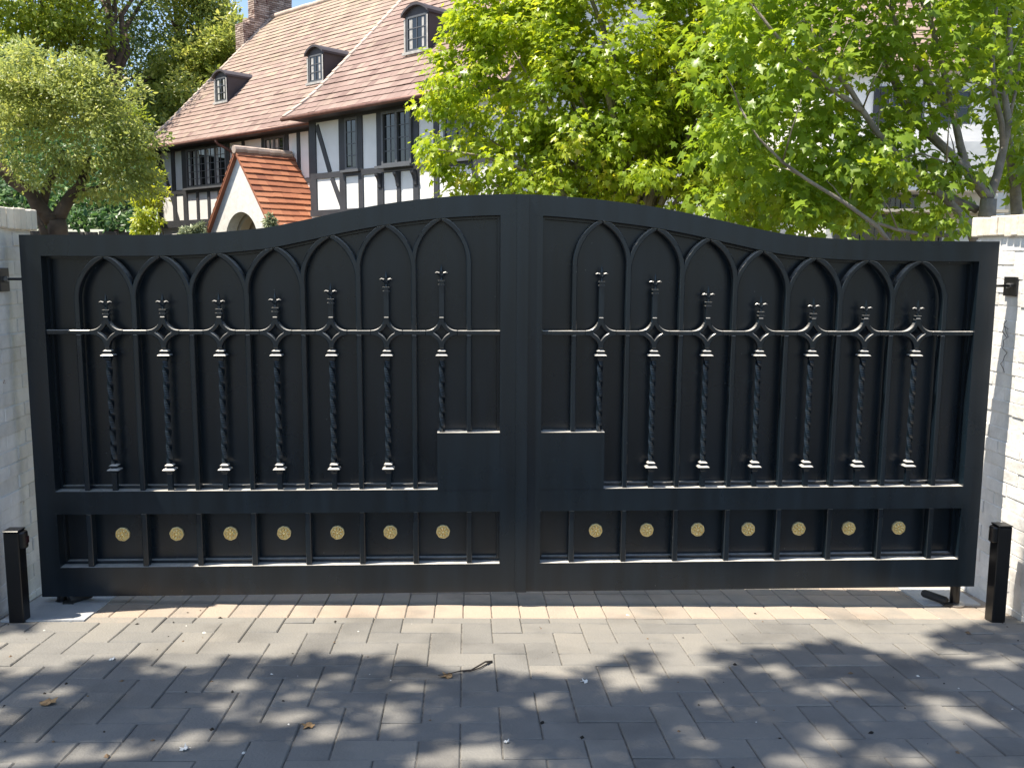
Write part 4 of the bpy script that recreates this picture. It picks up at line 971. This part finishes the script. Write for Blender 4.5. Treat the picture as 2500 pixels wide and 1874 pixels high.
shrub('yellow_shrub', 'golden yellow shrub standing against the left corner of the timber house', 'shrub', [px_blob(368, 480, 36, 32, 17.5, .4), px_blob(358, 545, 34, 45, 17, .4)], 70, 34, 0.15, 'yellow_leaf', 0.085, (c.x, c.y, -0.25))
c = at_depth(365, 600, 19.0)
shrub('yellow_shrub', 'small yellow leaved shrub higher up beside the house corner, under the eave', 'shrub', [px_blob(375, 425, 28, 14, 24, .5), px_blob(255, 430, 30, 16, 24, .5)], 40, 30, 0.2, 'yellow_leaf', 0.12, tuple(at_depth(372, 520, 24)))
for x, y, r_, lab in ((480, 566, 22, 'pale green clipped plant left of the arched porch'), (452, 575, 16, 'smaller pale green plant beside the clipped plant by the porch'), (662, 548, 20, 'pale green plant right of the arched porch')):
    c = at_depth(x, 600, 15.5)
    shrub('potted_plant', lab, 'plant', [px_blob(x, y, r_, r_+4, 15.5, .16)], 46, 22, 0.05, 'pale_leaf', 0.07, (c.x, c.y, 0.9), 'pale plants by the porch')
# street tree that shades the paving in front of the gate (unseen above the picture; its leaf gaps are shaped to place the sun flecks)
root = empty('street_tree', (-9.5, -4.6, 0.3)); tag(root, 'tall street tree whose crown shades the paving before the gate', 'tree'); B = Vector(root.location)
SPOTS = [(560, 1520, 420, 42), (900, 1525, 420, 72), (1250, 1535, 330, 88), (1130, 1570, 130, 55), (1600, 1520, 420, 60), (1950, 1515, 350, 48), (2250, 1500, 200, 25), (300, 1560, 330, 40), (480, 1600, 90, 26), (380, 1575, 250, 30), (120, 1600, 130, 30),
         (1780, 1560, 110, 28), (2200, 1570, 110, 28), (1700, 1620, 70, 26), (1560, 1650, 60, 24), (1370, 1640, 70, 16), (1900, 1640, 45, 22), (1950, 1668, 70, 16), (2080, 1690, 40, 12), (2420, 1610, 100, 18), (1440, 1600, 60, 16),
         (605, 1712, 52, 20), (740, 1745, 60, 12), (770, 1700, 40, 8), (590, 1795, 90, 12), (280, 1838, 110, 14), (120, 1856, 110, 16), (975, 1738, 38, 16), (860, 1790, 50, 16), (1005, 1780, 30, 12), (1190, 1835, 110, 26), (1275, 1830, 70, 26), (1120, 1860, 70, 20), (1235, 1790, 26, 12),
         (2050, 1800, 50, 26), (1990, 1850, 60, 14), (2230, 1850, 70, 22), (2380, 1742, 70, 22), (2300, 1700, 40, 9), (1330, 1850, 40, 10), (30, 1740, 50, 14), (170, 1680, 40, 8), (830, 1660, 30, 7)]
LIT = []
for px_, py_, rx_, ry_ in SPOTS:
    x0, y0, _ = gp(px_, py_); LIT.append((x0, y0, gp(px_+rx_, py_)[0]-x0, (gp(px_, py_-ry_)[1]-gp(px_, py_+ry_)[1])/2))
LIT += [(x_, y_, .09, .035) for x_, y_ in ((-.9, -1.1), (-1.3, -.95), (.35, -1.3), (.75, -1.15), (1.1, -1.35), (-.2, -1.1), (1.7, -1.05), (.9, -1.65), (-1.0, -1.65), (.5, -.8))] + [(.6, -2.3, .3, .12), (-.8, -2.4, .25, .1)]
n = 52000; gx = rng.uniform(-3.6, 4.2, n); gy = rng.uniform(-3.6, -0.02, n)
h = rng.uniform(6.5, 9.5, n); ph = rng.random((3, 2))*6
wig = 0.06*np.sin(gx*7+ph[0,0]+3*gy)+0.05*np.sin(gx*15+gy*11+ph[1,0])
lit = np.zeros(n, bool)
for x, y, a, b_ in LIT: lit |= ((gx-x+wig*.3)/(a+.03))**2 + ((gy-y+wig*.3)/(b_+.035))**2 < 1+rng.normal(size=n)*.07
keep = ~lit & (gy < -0.16); gx, gy, h = gx[keep], gy[keep], h[keep]; n = len(gx)
P = np.stack([gx + SUN.x/SUN.z*h, gy + SUN.y/SUN.z*h, h], 1)
ax = rng.normal(size=(n, 3)); nr = rng.normal(size=(n, 3))*.45+np.array([0, 0, 1.0])
leaves('crown', M['olive_leaf'], root, P-np.array(B), ax, nr, 0.105*(1+.2*rng.normal(size=n)).clip(.5, 1.5), OVAL, rng.random(n))
t = MB(); f = Vector((-9.0, -4.2, 6.0)); limb(t, [p-B for p in wob(B-Vector((0,0,.4)), f, 4, .02)], .26, .19, 10)
for i in rng.choice(n, 22, replace=False):
    e = Vector(P[i]); limb(t, [p-B for p in wob(f, e, 4, .02)], .07, .008, 6)
t.build('trunk', M['bark_dark'], root, smooth=True)
# ------------------------------------------------------------------ small things on the paving
def fallen_leaf(px, py, size, rz, label, m='dry', curl=0.25):
    x, y, z = gp(px, py); b = MB(); out = [(0,0),(.16,.10),(.42,.16),(.34,.34),(.50,.62),(.22,.58),(.05,.98),(-.20,.60),(-.46,.55),(-.36,.30),(-.40,.12),(-.15,.10)]
    cs, sn = math.cos(rz), math.sin(rz); vs = []
    for u, v in out+[(0, .42)]:
        h = curl*(u*u*1.6+(v-.5)**2)*size+0.006; vs.append((size*(u*cs-v*sn), size*(u*sn+v*cs), h + 0.004*math.sin(9*u+5*v)))
    vs += [(a, b_, c-0.0015) for a, b_, c in vs]; n = len(out)
    b.add(vs, [(i, (i+1) % n, n) for i in range(n)] + [((i+1) % n+n+1, i+n+1, 2*n+1) for i in range(n)] + [(i, i+n+1, (i+1) % n+n+1, (i+1) % n) for i in range(n)])
    o = b.build('fallen_leaf', M[m]); o.location = (x, y, z); tag(o, label, 'leaf', 'leaves dropped on the paving'); return o
fallen_leaf(1105, 1650, 0.06, 1.9, 'curled tan leaf lying at the end of the dark twig on the paving')
fallen_leaf(118, 1725, 0.07, 0.4, 'orange brown leaf on the paving near the left edge of the photo')
fallen_leaf(762, 1768, 0.05, 2.6, 'small tan leaf beside a sunlit fleck left of the centre foreground')
fallen_leaf(278, 1612, 0.03, 0.9, 'pale curled leaf on the sunlit edge of the paving on the left', 'pale')
fallen_leaf(458, 1832, 0.038, 1.2, 'crumpled white scrap of petals on the paving at the bottom left', 'pale', .5)
fallen_leaf(1238, 1816, 0.022, 0.2, 'white petal on the paving at the bottom centre', 'pale', .5)
fallen_leaf(1435, 1664, 0.035, 1.7, 'pale torn petals on sunlit paving right of the twig', 'pale', .2)
b = MB(); T = [gp(*q) for q in ((1070, 1653), (1100, 1651), (1125, 1641), (1150, 1637), (1170, 1630), (1185, 1622), (1201, 1617))]
b.tube([(x, y, z+0.010+0.006*math.sin(i*1.7)) for i, (x, y, z) in enumerate(T)], [.0018,.002,.003,.0036,.0042,.0042,.0058], 6)
T = [gp(*q) for q in ((1125, 1641), (1150, 1641), (1172, 1633), (1195, 1620))]; b.tube([(x, y, z+0.008) for x, y, z in T], .003, 5)
tag(b.build('twig', M['twig'], smooth=True), 'dark bent twig lying on the paving at the edge of the shade', 'twig')
# grit and seed husks too many to count
b = MB()
for i in range(170):
    x, y = random.uniform(-2.8, 3.2), random.uniform(-2.3, -0.05); z = gz(x, y); r_ = abs(random.gauss(0, .004))+.002; a = random.random()*3
    vs = [(x+r_*1.6*math.cos(a), y+r_*1.6*math.sin(a), z), (x-r_*math.sin(a), y+r_*math.cos(a), z), (x-r_*1.6*math.cos(a), y-r_*1.6*math.sin(a), z), (x+r_*math.sin(a), y-r_*math.cos(a), z), (x, y, z+r_*.9)]
    b.add(vs, [(0,1,4),(1,2,4),(2,3,4),(3,0,4)], random.choice((0.0, 0.1, 0.5, 1.0)))
lit_ = tinted('litter', [(0.0, (0.02, 0.018, 0.015)), (0.4, (0.05, 0.04, 0.03)), (0.6, (0.3, 0.2, 0.12)), (1.0, (0.7, 0.68, 0.62))], 0.9, 5, 0.05, 0.0)
tag(b.build('litter', lit_), 'dark seed husks and pale grit scattered over the paving', 'litter', kind='stuff')

# trees across the street, behind the viewer: they are what the satin paint of the gate mirrors
for x, y, lab in ((-12.5, -19.0, 'broad street tree across the road on the left'), (13.5, -20.0, 'broad street tree across the road on the right')):
    tree('street_tree', lab, 'tree', (x, y, 0.4), 3.5, 0.3, [((x, y, 6.5), (5.0, 3.0, 4.6)), ((x*1.3, y-1, 4.0), (4.0, 3.0, 3.0))], 260, 26, 0.9, 'laurel_leaf', 0.30, DIA, 'bark_dark', 'trees across the road', 8, 0.3, 0.4)
